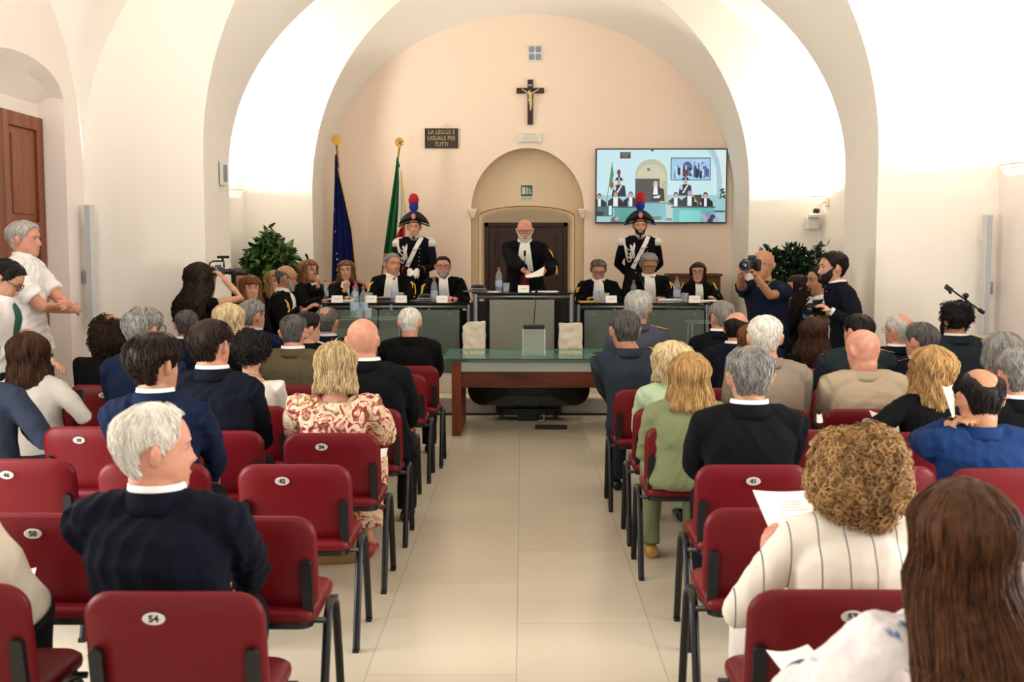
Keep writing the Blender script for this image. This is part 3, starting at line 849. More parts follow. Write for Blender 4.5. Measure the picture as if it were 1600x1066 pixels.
EPS = {}
def person(label, hpx, htop, D, bpx=None, rot=0., floor=0., pose='sit', w_=1., hs=1.04, yaw=0., pitch=0., roll=0., skin='fair',
           hair=('short', 'grey', {}), coat=None, coat_len=None, pants=None, sleeves='long', neck=1.0, collar=None, shirt=None,
           arms=None, legs=True, fem=False, voxel=None, lean=0., beard=None, glasses=None, eyes=False, slump=0., seed=None, wr=.012,
           skirt=None, shoes=shoe_m, robe=False, brow=None, group=None, ears=True, puff=0., hand_curl=.5, handdir=None, shoulder=1., cloth_axis=(1, 1, .35), feet=True, elbow_out=0., hz=None):
    if pose == 'sit' and floor == 0: D = D + float(np.interp(D, [3, 4.5, 8.4, 9], [.07, .17, .13, .13]))
    seed = seed if seed is not None else int(hpx * 7 + htop) % 9973
    rs = np.random.RandomState(seed)
    ph = U(hpx, htop, Y=D); X0 = U(bpx if bpx is not None else hpx, htop + 60, Y=D).x
    root = empty('person', (X0, D, floor), math.radians(rot), label, 'person', group)
    ca, sa = math.cos(math.radians(rot)), math.sin(math.radians(rot))
    dxw = ph.x - X0; lx, ly = ca * dxw, -sa * dxw; ly += lean
    zt = ph.z - floor
    hc = zt - .118 * hs - .012
    Hn = np.array((lx, ly, hc))
    N = np.array((lx * .75, ly * .8 - .012, hc - .118 * hs - .006 * (1 if not fem else 2)))   # neck base
    hipz = (.52 if pose == 'sit' else zt * .525)
    if hz: hipz = hz
    Pp = np.array((0, -.02 - .0 * slump, hipz)); Lt = N[2] - Pp[2]
    def spine(t):
        tt = max(0, min(1, t)); b = math.sin(PI * tt)
        c = Pp * (1 - tt ** 1.15) + N * tt ** 1.15
        c = np.array((c[0], c[1] - (.025 + slump) * b, Pp[2] + Lt * t)); return c
    fw = (.88 if fem else 1.) * w_
    up = spine(.86) - spine(.6); up /= np.linalg.norm(up)
    J = {sd: spine(.84) + np.array((sd * .175 * fw * shoulder, .0, -.005)) for sd in (-1, 1)}
    Rm = rot3(math.radians(-pitch), math.radians(roll), math.radians(yaw)); M = (Rm, Hn)
    sc = zt / 1.33 if pose == 'sit' else zt / 1.74
    l1, l2 = .285 * sc, .25 * sc
    T_ = [-.12, -.05, .1, .35, .6, .75, .85, .92, .97, 1.0]
    WA = np.array([.16, .175, .168, .142 if fem else .155, .162, .17, .160, .130, .085, .060]) * fw
    WB = np.array([.10, .118, .115, .095, .108, .112, .094, .072, .060, .056]) * (w_ ** .5)
    def ring(t, da, db, n=28, e=.92):
        a = interp(t, T_, WA) + da; b = interp(t, T_, WB) + db; c = spine(t)
        an = np.linspace(0, 2 * PI, n, endpoint=False); s, c_ = np.sin(an), np.cos(an)
        return np.stack([c[0] + a * np.sign(s) * np.abs(s) ** e, c[1] + b * np.sign(c_) * np.abs(c_) ** e, np.full(n, c[2])], 1)
    def front_y(x, t, off=.0):
        c = spine(t); a = interp(t, T_, WA) + .02; b = interp(t, T_, WB) + .022
        return c[1] + b * math.sqrt(max(.02, 1 - min(1, abs((x - c[0]) / a)) ** 2)) + off
    # ---- arms
    pre = dict(low=((.16, .16, hipz + .12), (.6, -.5, -1)), lap=((.10, .30, hipz + .10), (.5, -.35, -1)), side=((.25, .02, J[1][2] - .5 * sc), (.2, -1, 0)), desk=((.12, .34, hipz + .245), (.7, -.3, -1)),
               read=((.13, .33, hipz + .32), (.6, -.2, -1)), knee=((.13, .36, hipz + .09), (.6, -.3, -1)), back=((.08, -.17, hipz + .06), (1, -.3, 0)),
               fold=((.02, .20, hipz + .14), (1, -.1, -.6)))
    arms = arms or ('lap', 'lap'); AR = {}
    for sd, a in ((-1, arms[0]), (1, arms[1])):
        if isinstance(a, str): (tx, ty, tz), pole = pre[a]; tgt = np.array((sd * tx, ty, tz)); pole = (pole[0] * sd, pole[1], pole[2])
        else:
            if a[0] == 'px':
                q = U(a[1], a[2], Y=a[3]); dx, dy = q.x - X0, q.y - D
                tgt = np.array((ca * dx + sa * dy, -sa * dx + ca * dy, q.z - floor)); pole = a[4] if len(a) > 4 else (sd * .6, -.3, -1)
            else: tgt = np.array(a[0], float); pole = a[1]
        if elbow_out: pole = (pole[0] + sd * elbow_out, pole[1], pole[2])
        E, Wr = ik(J[sd], tgt, l1, l2, pole); AR[sd] = (J[sd], E, Wr)
    # ---- body (one continuous surface)
    vx = voxel or (.0062 if (D < 4 or rot != 0) else .009)
    b = MB()
    b.rings([(q * hs) @ Rm.T + Hn for q in head_rings(fem)])
    if ears:
        for sd in (-1, 1):
            er = rot3(0, 0, sd * -.5)
            e_ = MB(); e_.ball((sd * .083, -.014, -.006), (.009, .017, .031), 12, 8, R=er)
            e_.tube([(sd * .083, .0, .012), (sd * .091, -.012, .025), (sd * .096, -.026, .012), (sd * .090, -.024, -.012), (sd * .081, -.008, -.033)], .0048, 6)
            for V, k in zip(e_.v, range(9)): pass
            V = np.concatenate(e_.v) * hs @ Rm.T + Hn; b.add(V, e_.f)
    nk = .058 * (.82 if fem else 1.) * hs * (w_ ** .4)
    b.tube([N - np.array((0, 0, .05)), N + np.array((0, .0, .01)), Hn + Rm @ np.array((0, -.014, -.07)) * hs, Hn + Rm @ np.array((0, -.005, -.02)) * hs], [nk * 1.25, nk * 1.02, nk * .92, nk * .7], 20)
    b.rings([ring(t, -.022 if t < .93 else -.012, -.024 if t < .93 else -.012) - np.array((0, 0, .012)) for t in (-.12, -.04, .1, .25, .4, .55, .68, .78, .86, .91, .95, .98, 1.0, 1.02)])
    ra = (.045, .038, .030, .024) if fem else (.052, .044, .034, .027)
    for sd, (S, E, Wr) in AR.items():
        inn = S * .5 + spine(.85) * .5
        b.tube([inn, S - np.array((sd * .012, 0, .012)), S * .5 + E * .5, E, E * .55 + Wr * .45, Wr], np.array([ra[0] * .6, ra[0] * .85, ra[1], ra[2] * 1.05, ra[2] * .98, ra[3]]) * (w_ ** .6), 12)
        fd = Wr - E; fd = fd / np.linalg.norm(fd); uu = np.array((sd * .25, 0, 1.)) if abs(fd[2]) < .8 else np.array((sd * .3, 1, 0.)) * 1.
        if handdir and handdir.get(sd): fd2, uu = handdir[sd]; fd = np.array(fd2) if fd2 is not None else fd; uu = np.array(uu, float)
        hand(b, Wr + fd * .01, fd, uu, sd * -1 if (np.cross(fd, uu) @ np.array((sd, 0, 0))) > 0 else sd, s=.95 if not fem else .86, curl=hand_curl)
    if pose == 'sit':
        LG = {sd: [np.array((sd * .09, -.0, hipz - .02)), np.array((sd * .115, .40, hipz - .02)), np.array((sd * .115, .36, .09)), np.array((sd * .125, .5, .035))] for sd in (-1, 1)}
    else:
        k = hipz
        LG = {sd: [np.array((sd * .085, .0, k)), np.array((sd * .10, .03, k * .53)), np.array((sd * .11, .0, .09)), np.array((sd * .125, .14, .03))] for sd in (-1, 1)}
    for sd, (h_, kn, an_, to) in LG.items():
        b.tube([h_, h_ * .5 + kn * .5, kn, kn * .6 + an_ * .4, an_, an_ * .4 + to * .6, to], np.array([.075, .068, .050, .048, .034, .034, .026]) * (.92 if fem else 1), 12)
    body = remesh(b, 'body', skin_mat(skin), root, vx, 3, fac=.5)
    # ---- hair, beard, face
    st, hc_, hp = hair
    if st != 'none': make_hair('hair', root, M, hs, st, hc_, hp, seed, D)
    if beard: beard_mesh(root, M, hs, beard[0], beard[1], seed)
    xf = lambda P: (np.asarray(P, float) * hs) @ Rm.T + Hn
    if eyes:
        for sd in (-1, 1):
            e1, e2 = MB(), MB()
            e1.ball(xf([(sd * .031, .0672, .003)])[0], .0100 * hs, 12, 8)
            e2.ball(xf([(sd * .031, .0738, .003)])[0], .0056 * hs, 10, 6)
            ey = e1.build('eye', eye_w, root); e2.build('iris', eye_i, ey)
        lp = MB(); lp.tube(xf([(-.020, .076, -.0695), (-.010, .0885, -.0675), (0, .0905, -.068), (.010, .0885, -.0675), (.020, .076, -.0695)]), [.001, .0035, .004, .0035, .001], 6); lp.build('lips', lip_m, root)
        for sd in (-1, 1):
            bw = MB(); bw.tube(xf([(sd * .048, .068, .019), (sd * .040, .079, .025), (sd * .028, .0865, .0265), (sd * .017, .089, .022)]), [.001, .003, .0034, .002], 5)
            bw.build('eyebrow', hmat(brow or (hc_ if isinstance(hc_, str) and st != 'none' else 'darkgrey')), root, tone=True)
    if glasses:
        g = MB(); gl = MB(); gm = mat('frame_' + glasses, {'black': '#111', 'red': '#8E1E24', 'steel': '#777'}.get(glasses, '#111') .replace('#111', '#111111').replace('#777', '#777777'), .3)
        for sd in (-1, 1):
            O = rrect(.05, .036, .014, 4); P = [(sd * .033 + q[0], .096 - .004 * abs(q[0] * 30), .003 + q[1]) for q in O]; P.append(P[0])
            g.tube(xf(P), .0024 * hs if glasses != 'steel' else .0014, 6)
            gl.add(xf(P[:-1]), [tuple(range(len(P) - 1))])
            g.tube(xf([(sd * .058, .091, .01), (sd * .078, .06, .010), (sd * .083, -.01, .012), (sd * .08, -.03, -.002)]), .0022, 5)
        g.tube(xf([(-.010, .098, .006), (0, .101, .008), (.010, .098, .006)]), .0022, 5)
        fr = g.build('glasses', gm, root); gl.build('lenses', lens_m, fr, smooth=False, recalc=False)
    # ---- clothes
    cl = max(vx, .0085) if D > 3.6 else .0085
    if coat:
        t0 = -.1 if coat_len is None else coat_len
        c = MB(); ts = [t0] + [t for t in (-.03, .1, .25, .4, .55, .68, .78, .86, .91, .95, .99) if t > t0 + .02 and t <= neck]
        ex = .010 if robe else 0
        rr = []
        for t in ts:
            r_ = ring(t, .012 + ex + puff * .5 + (.012 if t < .05 else 0), .016 + ex + puff * .6 + (.01 if t < .05 else 0)); rr.append(r_)
        if t0 < -.2:
            rr = [ring(-.12, .07 - .03 * q, .05) + np.array((0, 0, (t0 + .12) * Lt * (1 - q))) for q in (0, .5)] + rr[1:]
        if neck >= .99: rr.append(ring(1.02, .006, .008))
        c.rings(rr)
        if neck >= .96:
            for sd in (-1, 1):
                a_ = N * .8 + spine(.9) * .2; c.tube([a_ - np.array((sd * .01, .0, .035)), a_ * .45 + J[sd] * .55 + np.array((0, -.005, -.004)), J[sd] + np.array((sd * .006, 0, .0))], [.068 * w_ ** .5, .066 * w_, (.066 if not robe else .078) * w_ ** .8 * (.88 if fem else 1)], 16)
        rsl = np.array([.050, .066, .059, .051, .046, .038]) * (w_ ** .8) * (.88 if fem else 1)
        if robe: rsl = np.array([.056, .078, .084, .080, .078, .072])
        if puff: rsl = rsl + puff
        for sd, (S, E, Wr) in AR.items():
            inn = S * .45 + spine(.84) * .55 - np.array((0, 0, .012))
            if sleeves == 'long':
                c.tube([inn, S, S * .5 + E * .5, E, E * .5 + Wr * .5, Wr * (.97 if not robe else .86) + E * (.03 if not robe else .14)], rsl, 16)
            elif sleeves == 'short':
                c.tube([inn, S, S * .3 + E * .7], [rsl[0], rsl[1] * 1.0, rsl[2] * 1.05], 16)
            elif sleeves == 'cap':
                c.tube([inn, S, S * .75 + E * .25], [rsl[0], rsl[1] * .95, rsl[2] * 1.0], 16)
        sk = robe or (t0 < -.2)
        remesh(c, {True: 'robe', False: 'jacket'}[bool(robe)] if collar or robe else 'top', coat, root, cl, 6, fac=.55,
               post=lambda V, N_: fold(V, N_, wr * (.5 if D > 4 else .42), 36., seed, cloth_axis))
        if collar:
            q = MB(); R = []
            for dz, a in ((-.045, .030), (-.02, .022), (.008, .013), (.016, .009), (.011, .003), (-.03, .003)):
                cc = N + (Hn - N) * (max(0, dz) / max(.1, Hn[2] - N[2])); an = np.linspace(0, 2 * PI, 28, endpoint=False)
                R.append(np.stack([cc[0] + (nk + a + .006) * 1.08 * np.sin(an), cc[1] - .004 + (nk + a + .006) * np.cos(an), np.full(28, N[2] + .012 + dz) - .018 * np.maximum(0, np.cos(an))], 1))
            q.rings(R, cap=False, close=True); q.build('jacket_collar', collar if collar is not True else coat, root)
    if shirt:
        q = MB(); R = []
        for dz, a in ((-.05, .016), (.0, .010), (.030, .0055), (.034, .002), (.027, -.002), (-.03, -.002)):
            cc = N + (Hn - N) * (max(0, dz) / max(.1, Hn[2] - N[2])); an = np.linspace(0, 2 * PI, 28, endpoint=False)
            R.append(np.stack([cc[0] + (nk + a + .004) * 1.05 * np.sin(an), cc[1] - .003 + (nk + a + .004) * np.cos(an), np.full(28, N[2] + .012 + dz) - .02 * np.maximum(0, np.cos(an))], 1))
        q.rings(R, cap=False, close=True); q.build('shirt_collar', shirt, root)
        if sleeves == 'long' and coat and not robe:
            for sd, (S, E, Wr) in AR.items():
                d = (Wr - E) / np.linalg.norm(Wr - E); k = MB(); k.tube([Wr - d * .02, Wr + d * .014], .0335, 14); k.build('shirt_cuff', shirt, root, sharp=40)
    if pants and legs:
        c = MB(); c.rings([ring(t, .008, .012) for t in (-.12, -.06, 0, .08, .14)])
        for sd, (h_, kn, an_, to) in LG.items():
            an2 = an_ - np.array((0, 0, .02))
            c.tube([h_ + np.array((0, -.06 if pose == 'sit' else 0, 0 if pose == 'sit' else .06)), h_, h_ * .5 + kn * .5, kn, kn * .6 + an2 * .4, an2], np.array([.09, .092, .084, .068, .062, .054]) * (.9 if fem else 1) * (w_ ** .5), 14)
        remesh(c, 'trousers', pants, root, .012, 5, post=lambda V, N_: fold(V, N_, .008, 14., seed + 5, (1, 1, .4)))
    if skirt:
        m_, zl, wd = skirt; c = MB(); n = 24; an = np.linspace(0, 2 * PI, n, endpoint=False)
        c.rings([ring(t, .012, .014) for t in (-.12, 0, .12)])
        c.rings([np.stack([(.19 + .02 * i / 6) * wd * np.sin(an), np.full(n, -.08 + .09 * i), hipz - .02 + .105 * np.cos(an)], 1) for i in range(7)])
        c.rings([np.stack([.22 * wd * np.sin(an), .40 + .10 * np.cos(an), np.full(n, hipz + .05 - (hipz + .05 - zl) * i / 5)], 1) for i in range(6)])
        remesh(c, 'skirt', m_, root, .013, 6, post=lambda V, N_: fold(V, N_, .014, 20., seed + 5, (1, 1, .15)))
    if feet and shoes:
        for sd, (h_, kn, an_, to) in LG.items():
            s_ = MB(); a0 = an_ + np.array((0, -.04, -.055)); R = []
            n = 16; an = np.linspace(0, 2 * PI, n, endpoint=False)
            for i, (yy, wd, ht) in enumerate(((-.03, .02, .03), (-.025, .034, .05), (.03, .038, .062), (.09, .042, .045), (.16, .046, .034), (.21, .036, .026), (.235, .012, .012))):
                R.append(np.stack([a0[0] + wd * np.sin(an), np.full(n, an_[1] - .03 + yy), np.maximum(.0, ht * .5 + ht * .62 * np.cos(an) + .006)], 1))
            s_.rings(R); s_.build('shoe', shoes, root)
    info = dict(root=root, spine=spine, N=N, Hn=Hn, Rm=Rm, J=J, AR=AR, fy=front_y, xf=xf, Lt=Lt, hs=hs, hip=Pp, fw=fw, nk=nk, D=D)
    return info

def loc2w(I, p):
    r = I['root']; a = r.rotation_euler.z; x, y, z = p
    return np.array((r.location.x + math.cos(a) * x - math.sin(a) * y, r.location.y + math.sin(a) * x + math.cos(a) * y, r.location.z + z))
navy = cloth('navy_wool', '#0E121E'); navy2 = cloth('blue_suit_wool', '#131D36'); navy3 = cloth('bright_blue_wool', '#17305C'); charcoal = cloth('near_black_wool', '#0D0E12')
black_c = cloth('black_cloth', '#0B0B0D'); olive = cloth('olive_uniform_wool', '#544C38'); greyblue = cloth('grey_uniform_wool', '#434853'); greyblue2 = cloth('slate_uniform_wool', '#2B323C')
green_u = cloth('dark_green_uniform_wool', '#20292D'); taupe = cloth('taupe_linen', '#8C8070'); beige = cloth('beige_linen', '#A89880'); sage = cloth('sage_linen', '#78805C')
mint = cloth('mint_linen', '#A9BF9C'); palegrey = cloth('pale_grey_linen', '#BDB8AE'); creamtop = cloth('cream_jersey', '#D9CFC3'); dk_tr = cloth('dark_trouser', '#14161C')
sleeve_grey = cloth('grey_blue_wool', '#2A3140')
def multi_mat(name, stops, scale, kind='voronoi', stretch=(1, 1, 1), rough=.7):
    m = mat(name, '#ffffff', rough, bump=(12, .3, .01), spec=.25); nt = m.node_tree; n = nt.nodes; L = nt.links; b = n['Principled BSDF']
    tc = n.new('ShaderNodeTexCoord'); ns = n.new('ShaderNodeTexNoise'); ns.inputs['Scale'].default_value = scale * 1.0; ns.inputs['Detail'].default_value = 3; ns.inputs['Distortion'].default_value = 1.6
    L.new(tc.outputs['Object'], ns.inputs['Vector'])
    r = n.new('ShaderNodeValToRGB'); r.color_ramp.interpolation = 'EASE'
    e = r.color_ramp.elements
    while len(e) < len(stops): e.new(.5)
    for q, (p, c) in zip(e, stops): q.position = p; q.color = srgb(c)
    L.new(ns.outputs['Fac'], r.inputs['Fac']); L.new(r.outputs[0], b.inputs['Base Color'])
    return m
floral = multi_mat('floral_chiffon', [(.25, '#5E4A34'), (.36, '#C9A98A'), (.42, '#E3CDA6'), (.49, '#E8D6B8'), (.535, '#D08A80'), (.565, '#A8443F'), (.60, '#7E2A2E'), (.63, '#6A5A3A'), (.67, '#D8A36A'), (.76, '#E9DCC4')], 15)
floral2 = multi_mat('white_printed_blouse', [(.2, '#3A4050'), (.33, '#59607A'), (.39, '#D9D2D2'), (.5, '#E6E0DC'), (.6, '#DDD0D0'), (.61, '#A9B8D0'), (.645, '#5E6E8C'), (.70, '#8C7C90'), (.78, '#E4DEDA')], 9)
def stripe_mat():
    m = mat('cream_pinstripe', '#E6DFD0', .8, bump=(10, .3, .01), spec=.25); nt = m.node_tree; n = nt.nodes; L = nt.links; b = n['Principled BSDF']
    tc = n.new('ShaderNodeTexCoord'); sp = n.new('ShaderNodeSeparateXYZ'); L.new(tc.outputs['Object'], sp.inputs[0])
    a = n.new('ShaderNodeMath'); a.operation = 'MULTIPLY_ADD'; a.inputs[1].default_value = 1 / .072; a.inputs[2].default_value = 20.3; L.new(sp.outputs['X'], a.inputs[0])
    f = n.new('ShaderNodeMath'); f.operation = 'FRACT'; L.new(a.outputs[0], f.inputs[0])
    c = n.new('ShaderNodeMath'); c.operation = 'LESS_THAN'; c.inputs[1].default_value = .045; L.new(f.outputs[0], c.inputs[0])
    mx = n.new('ShaderNodeMix'); mx.data_type = 'RGBA'; mx.inputs[6].default_value = srgb('#E6DFD0'); mx.inputs[7].default_value = srgb('#4A4A50')
    L.new(c.outputs[0], mx.inputs[0]); L.new(mx.outputs[2], b.inputs['Base Color'])
    return m
pinstripe = stripe_mat()

gold = mat('gold_braid', '#C79A2E', .35, metal=.6); white_leather = mat('white_leather', '#E9E6DE', .5); silver = mat('silver_button', '#C8C8C8', .25, metal=.9)
def epaulettes(I, m, piping=gold, wd=.045):
    for sd in (-1, 1):
        J = I['J'][sd]; top = J[2] + .080; q = MB()
        a = np.array((J[0] * .38, J[1], top + .028)); b = np.array((J[0] * 1.15, J[1], top - .012)); d = b - a; L_ = np.linalg.norm(d); ang = math.atan2(d[2], d[0])
        R = rot3(0, -ang, 0)
        q.box((a + b) / 2, (L_, wd, .012), R); e = q.build('epaulette', m, I['root'], bevel=.003)
        p = MB(); n = R @ np.array((0, 0, 1)) * .007
        for s_ in (-1, 1): p.tube([a + n + np.array((0, s_ * wd / 2, 0)), b + n + np.array((0, s_ * wd / 2, 0))], .0035, 6)
        p.tube([b + n + np.array((0, -wd / 2, 0)), b + n + np.array((0, wd / 2, 0))], .0035, 6)
        for k in range(3): p.ball(a + d * (.35 + .2 * k) + n, .005, 6, 4)
        p.build('gold_piping', piping, e)

silver_c = mat('silver_chain', '#B8B4A8', .3, metal=.8)
# ---- audience, left block
P = {}
P['white'] = person('white-haired man in dark navy suit, nearest on the left, head turned right', 240, 626, 3.02, bpx=262, yaw=-62, w_=1.16, hs=1.1, skin='pink',
    hair=('short', 'white', dict(th=.011, top=.02, n=1500, sr=.0012, line=.012)), coat=navy, collar=True, shirt=shirt_w, pants=dk_tr, arms=('knee', 'knee'), wr=.028, elbow_out=.35, shoulder=1.05, eyes=True, brow='silver', slump=.02)
P['dark'] = person('dark-haired man in blue suit sitting just ahead of the white-haired man', 241, 519, 4.60, bpx=248, yaw=-28, w_=1.1, hs=1.14, skin='olive',
    hair=('short', 'brown', dict(th=.026, top=.034, n=900, sr=.0018, ln=.06)), coat=navy2, collar=True, shirt=shirt_w, pants=dk_tr, arms=('knee', 'knee'), wr=.02, elbow_out=.3)
P['thin'] = person('navy-suited man with dark hair thinning at the crown', 328, 494, 5.38, bpx=345, yaw=-18, w_=1.12, hs=1.16, skin='pink',
    hair=('short', 'brown', dict(th=.017, top=.012, bald=.45, n=600)), coat=navy, collar=True, shirt=shirt_w, pants=dk_tr, wr=.02, slump=.02)
P['floral'] = person('woman with short blonde hair in a red and cream floral dress', 524, 531, 5.36, bpx=521, fem=True, w_=1.05, hs=1.02, skin='pink', pitch=10,
    hair=('bob', 'blonde', dict(th=.026, top=.022, L=.135, flare=.012, n=900, wavy=.5, sr=.0018)), coat=floral, neck=.92, puff=.02, wr=.026, skirt=(floral, .16, 1.05), arms=('read', 'read'), shoes=mat('red_shoe', '#A01818', .4), cloth_axis=(1, 1, .1), shoulder=1.12)
P['bald'] = person('bald man in black suit beside the aisle, pink scalp and big ears', 567, 494, 6.18, bpx=592, w_=1.13, hs=1.12, skin='pink', yaw=-8,
    hair=('none', 'white', {}), coat=charcoal, collar=True, shirt=shirt_w, pants=dk_tr, wr=.02, arms=('knee', 'knee'))
P['afro'] = person('woman with rounded dark curly hair, cream top and necklace', 391, 514, 6.2, bpx=392, fem=True, w_=.98, hs=1.0, skin='fair', pitch=8,
    hair=('afro', 'black', dict(r=.118, n=650, cz=.02, zs=1.0, cs=.7, sr=.002)), coat=creamtop, neck=.9, sleeves='short', pants=dk_tr, wr=.012)
q = MB(); I_ = P['afro']; an_ = np.linspace(0, 2 * PI, 25); q.tube([(I_['N'][0] + (I_['nk'] + .016) * math.sin(a), I_['N'][1] - .004 + (I_['nk'] + .016) * math.cos(a), I_['N'][2] - .012 - .02 * math.cos(a)) for a in an_], .003, 6); q.build('necklace', silver_c, I_['root'])
P['greyb'] = person('grey-haired man in blue suit beside the woman with long black curls', 224, 477, 6.18, bpx=226, yaw=-25, w_=1.1, hs=1.14, skin='tan',
    hair=('short', 'grey', dict(th=.014, top=.02, n=700)), coat=navy2, collar=True, shirt=shirt_w, pants=dk_tr, glasses='black', slump=.02)
P['bob'] = person('woman with dark brown bob and pale grey blazer holding a phone', 44, 516, 6.15, bpx=68, fem=True, w_=1.04, hs=1.1, yaw=-12, skin='fair',
    hair=('bob', 'chestnut', dict(th=.022, top=.02, L=.17, flare=.016, n=700, sr=.0018)), coat=palegrey, collar=True, pants=dk_tr, arms=('lap', ('px', 118, 636, 6.35, (.7, -.5, -.5))))
P['sleeve'] = person('man in grey-blue jacket cut off by the left frame edge, holding papers', -35, 520, 5.35, bpx=-28, w_=1.1, hs=1.05, skin='fair',
    hair=('short', 'darkgrey', {}), coat=sleeve_grey, collar=True, shirt=shirt_w, pants=sleeve_grey, arms=('lap', ('px', 42, 668, 5.62, (.8, -.5, -.5))))
P['curls'] = person('woman in black with long tight black curls, browner at the tips', 172, 489, 7.25, bpx=160, fem=True, w_=1.12, hs=1.0, yaw=-30, skin='olive',
    hair=('afro', hair_mat('hair_black_brown_tips', '#0D0A09', '#3A2416'), dict(r=.128, n=950, cz=-.045, cy=-.03, zs=1.35, sr=.0022)), coat=black_c, sleeves='short', neck=.92, pants=dk_tr)
P['blonde2'] = person('blonde woman with pale tousled hair behind the short-haired man in navy', 357, 472, 7.9, bpx=360, fem=True, w_=1., hs=1.05, skin='fair', yaw=-15,
    hair=('bob', 'paleblonde', dict(th=.024, top=.024, L=.15, flare=.016, n=600, wavy=.8, wave=.006)), coat=black_c, neck=.92, pants=dk_tr)
P['shortnavy'] = person('short-haired man in navy by the white wall, first row', 291, 482, 8.3, bpx=290, w_=1., hs=1.02, skin='pink', yaw=10,
    hair=('short', 'darkgrey', dict(th=.005, top=.011)), coat=navy2, collar=True, shirt=shirt_w, pants=dk_tr)
P['grey393'] = person('grey-haired man in navy jacket and pale blue collar, in front of the judges\' side desk', 394, 466, 8.5, bpx=398, yaw=-38, w_=1.05, hs=1.1, skin='pink',
    hair=('short', 'grey', dict(th=.014, top=.018)), coat=navy2, collar=True, shirt=cloth('pale_blue_shirt', '#BCC8DC'), pants=dk_tr)
P['olive'] = person('officer in olive-brown uniform with short dark hair', 458, 489, 7.3, bpx=456, w_=1.2, hs=1.06, skin='pink',
    hair=('short', 'darkgrey', dict(th=.004, top=.013, n=400)), coat=olive, collar=True, shirt=shirt_w, pants=olive, slump=.01)
P['behindolive'] = person('black-haired man in dark jacket with white shoulder boards behind the olive uniform', 480, 485, 7.95, bpx=484, w_=.95, hs=1.06, yaw=-50, skin='fair',
    hair=('short', 'black', dict(th=.016, top=.02)), coat=black_c, collar=True, pants=dk_tr); epaulettes(P['behindolive'], black_c, white_leather)
P['sash'] = person('man in navy jacket with light blue collar and a tricolour sash', 511, 477, 8.5, bpx=513, w_=1., hs=1.06, yaw=-10, skin='olive',
    hair=('short', 'darkgrey', dict(th=.011, top=.008, bald=.5)), coat=navy, collar=True, shirt=cloth('pale_blue_shirt', '#BCC8DC'), pants=dk_tr, glasses='steel')
for k_, (nm_, c_) in enumerate((('green_sash_band', '#2F8A4C'), ('white_sash_band', '#E8E6E0'), ('red_sash_band', '#B02430'))):
    I_ = P['sash']; q = MB(); S_ = I_['J'][1]; o_ = np.array((-.012 - .028 * k_, 0, .006 * k_)); q.tube([S_ + o_ + np.array((-.05, .10, -.05)), S_ + o_ + np.array((-.05, .03, .085)), S_ + o_ + np.array((-.06, -.06, .07)), S_ + o_ + np.array((-.09, -.12, -.08)), S_ + o_ + np.array((-.16, -.13, -.25))], .014, 8, .35, up=(0, 0, 1)); q.build(nm_, cloth(nm_, c_), I_['root'])
P['priest'] = person('white-haired man in plain black jacket and closed collar at the aisle, first left row', 640, 478, 8.5, bpx=641, w_=1.13, hs=1.06, skin='pink', pitch=4,
    hair=('short', 'white', dict(th=.005, top=.007, n=500)), coat=black_c, collar=True, pants=dk_tr, arms=('knee', 'knee'), elbow_out=.25)
P['corner'] = person('person in a cream blouse cut off at the lower left corner', -140, 660, 3.02, bpx=-112, fem=True, w_=1.05, skin='fair', hair=('bob', 'brown', {}), coat=cloth('cream_silk', '#D9CFBD'), neck=.95, sleeves='long', puff=.03, pants=dk_tr,
    arms=('lap', ('px', 8, 950, 3.2, (.8, -.4, -.6))), wr=.02)
# ---- audience, right block
P['longhair'] = person('woman with very long straight brown hair in a printed blouse, nearest on the right', 1508, 738, 2.05, bpx=1500, fem=True, w_=1.02, hs=1.03, skin='fair', voxel=.0055,
    hair=('long', 'longbrown', dict(th=.020, top=.012, L=.8, flare=.02, back=.13, spread=.25, n=2600, sr=.0011, wave=.002)), coat=floral2, neck=.95, puff=.022, pants=dk_tr,
    arms=(('px', 1262, 1062, 2.32, (-.8, -.4, -.6)), 'lap'), wr=.02, hand_curl=.7)
P['curly'] = person('woman with big frizzy golden-brown curls in a cream pinstriped blazer', 1343, 672, 3.0, bpx=1318, fem=True, w_=1.16, hs=1.0, skin='pink', voxel=.006,
    hair=('afro', 'curlyblonde', dict(r=.15, n=2300, cz=.0, cs=1.05, sr=.0017, zs=1.06)), coat=pinstripe, neck=.97, pants=cloth('white_linen', '#DAD6CE'), skirt=(cloth('white_linen', '#DAD6CE'), .12, 1.1),
    arms=(('px', 1196, 880, 3.22, (-.7, -.5, -.8)), 'read'), wr=.016, shoes=shoe_m, hand_curl=.5, handdir={-1: ((.1, .35, 1.), (-1, -.2, 0))})
P['man41'] = person('grey-haired man in black suit with white collar, back squarely to us', 1172, 538, 4.6, bpx=1168, w_=1.16, hs=1.12, skin='olive',
    hair=('short', 'grey', dict(th=.013, top=.02, n=800)), coat=charcoal, collar=True, shirt=shirt_w, pants=dk_tr, wr=.016, arms=('knee', 'knee'), elbow_out=.2)
P['bluebald'] = person('man in bright blue suit with bare tanned crown and dark sides', 1532, 572, 4.55, bpx=1530, w_=1.15, hs=1.12, skin='tan', pitch=14,
    hair=('short', 'black', dict(th=.010, top=.006, bald=1.0, br=1.05, n=700, line=.02)), coat=navy3, collar=True, pants=navy3, arms=(('px', 1484, 665, 4.75, (-1, -.3, -1)), 'read'), slump=.02)
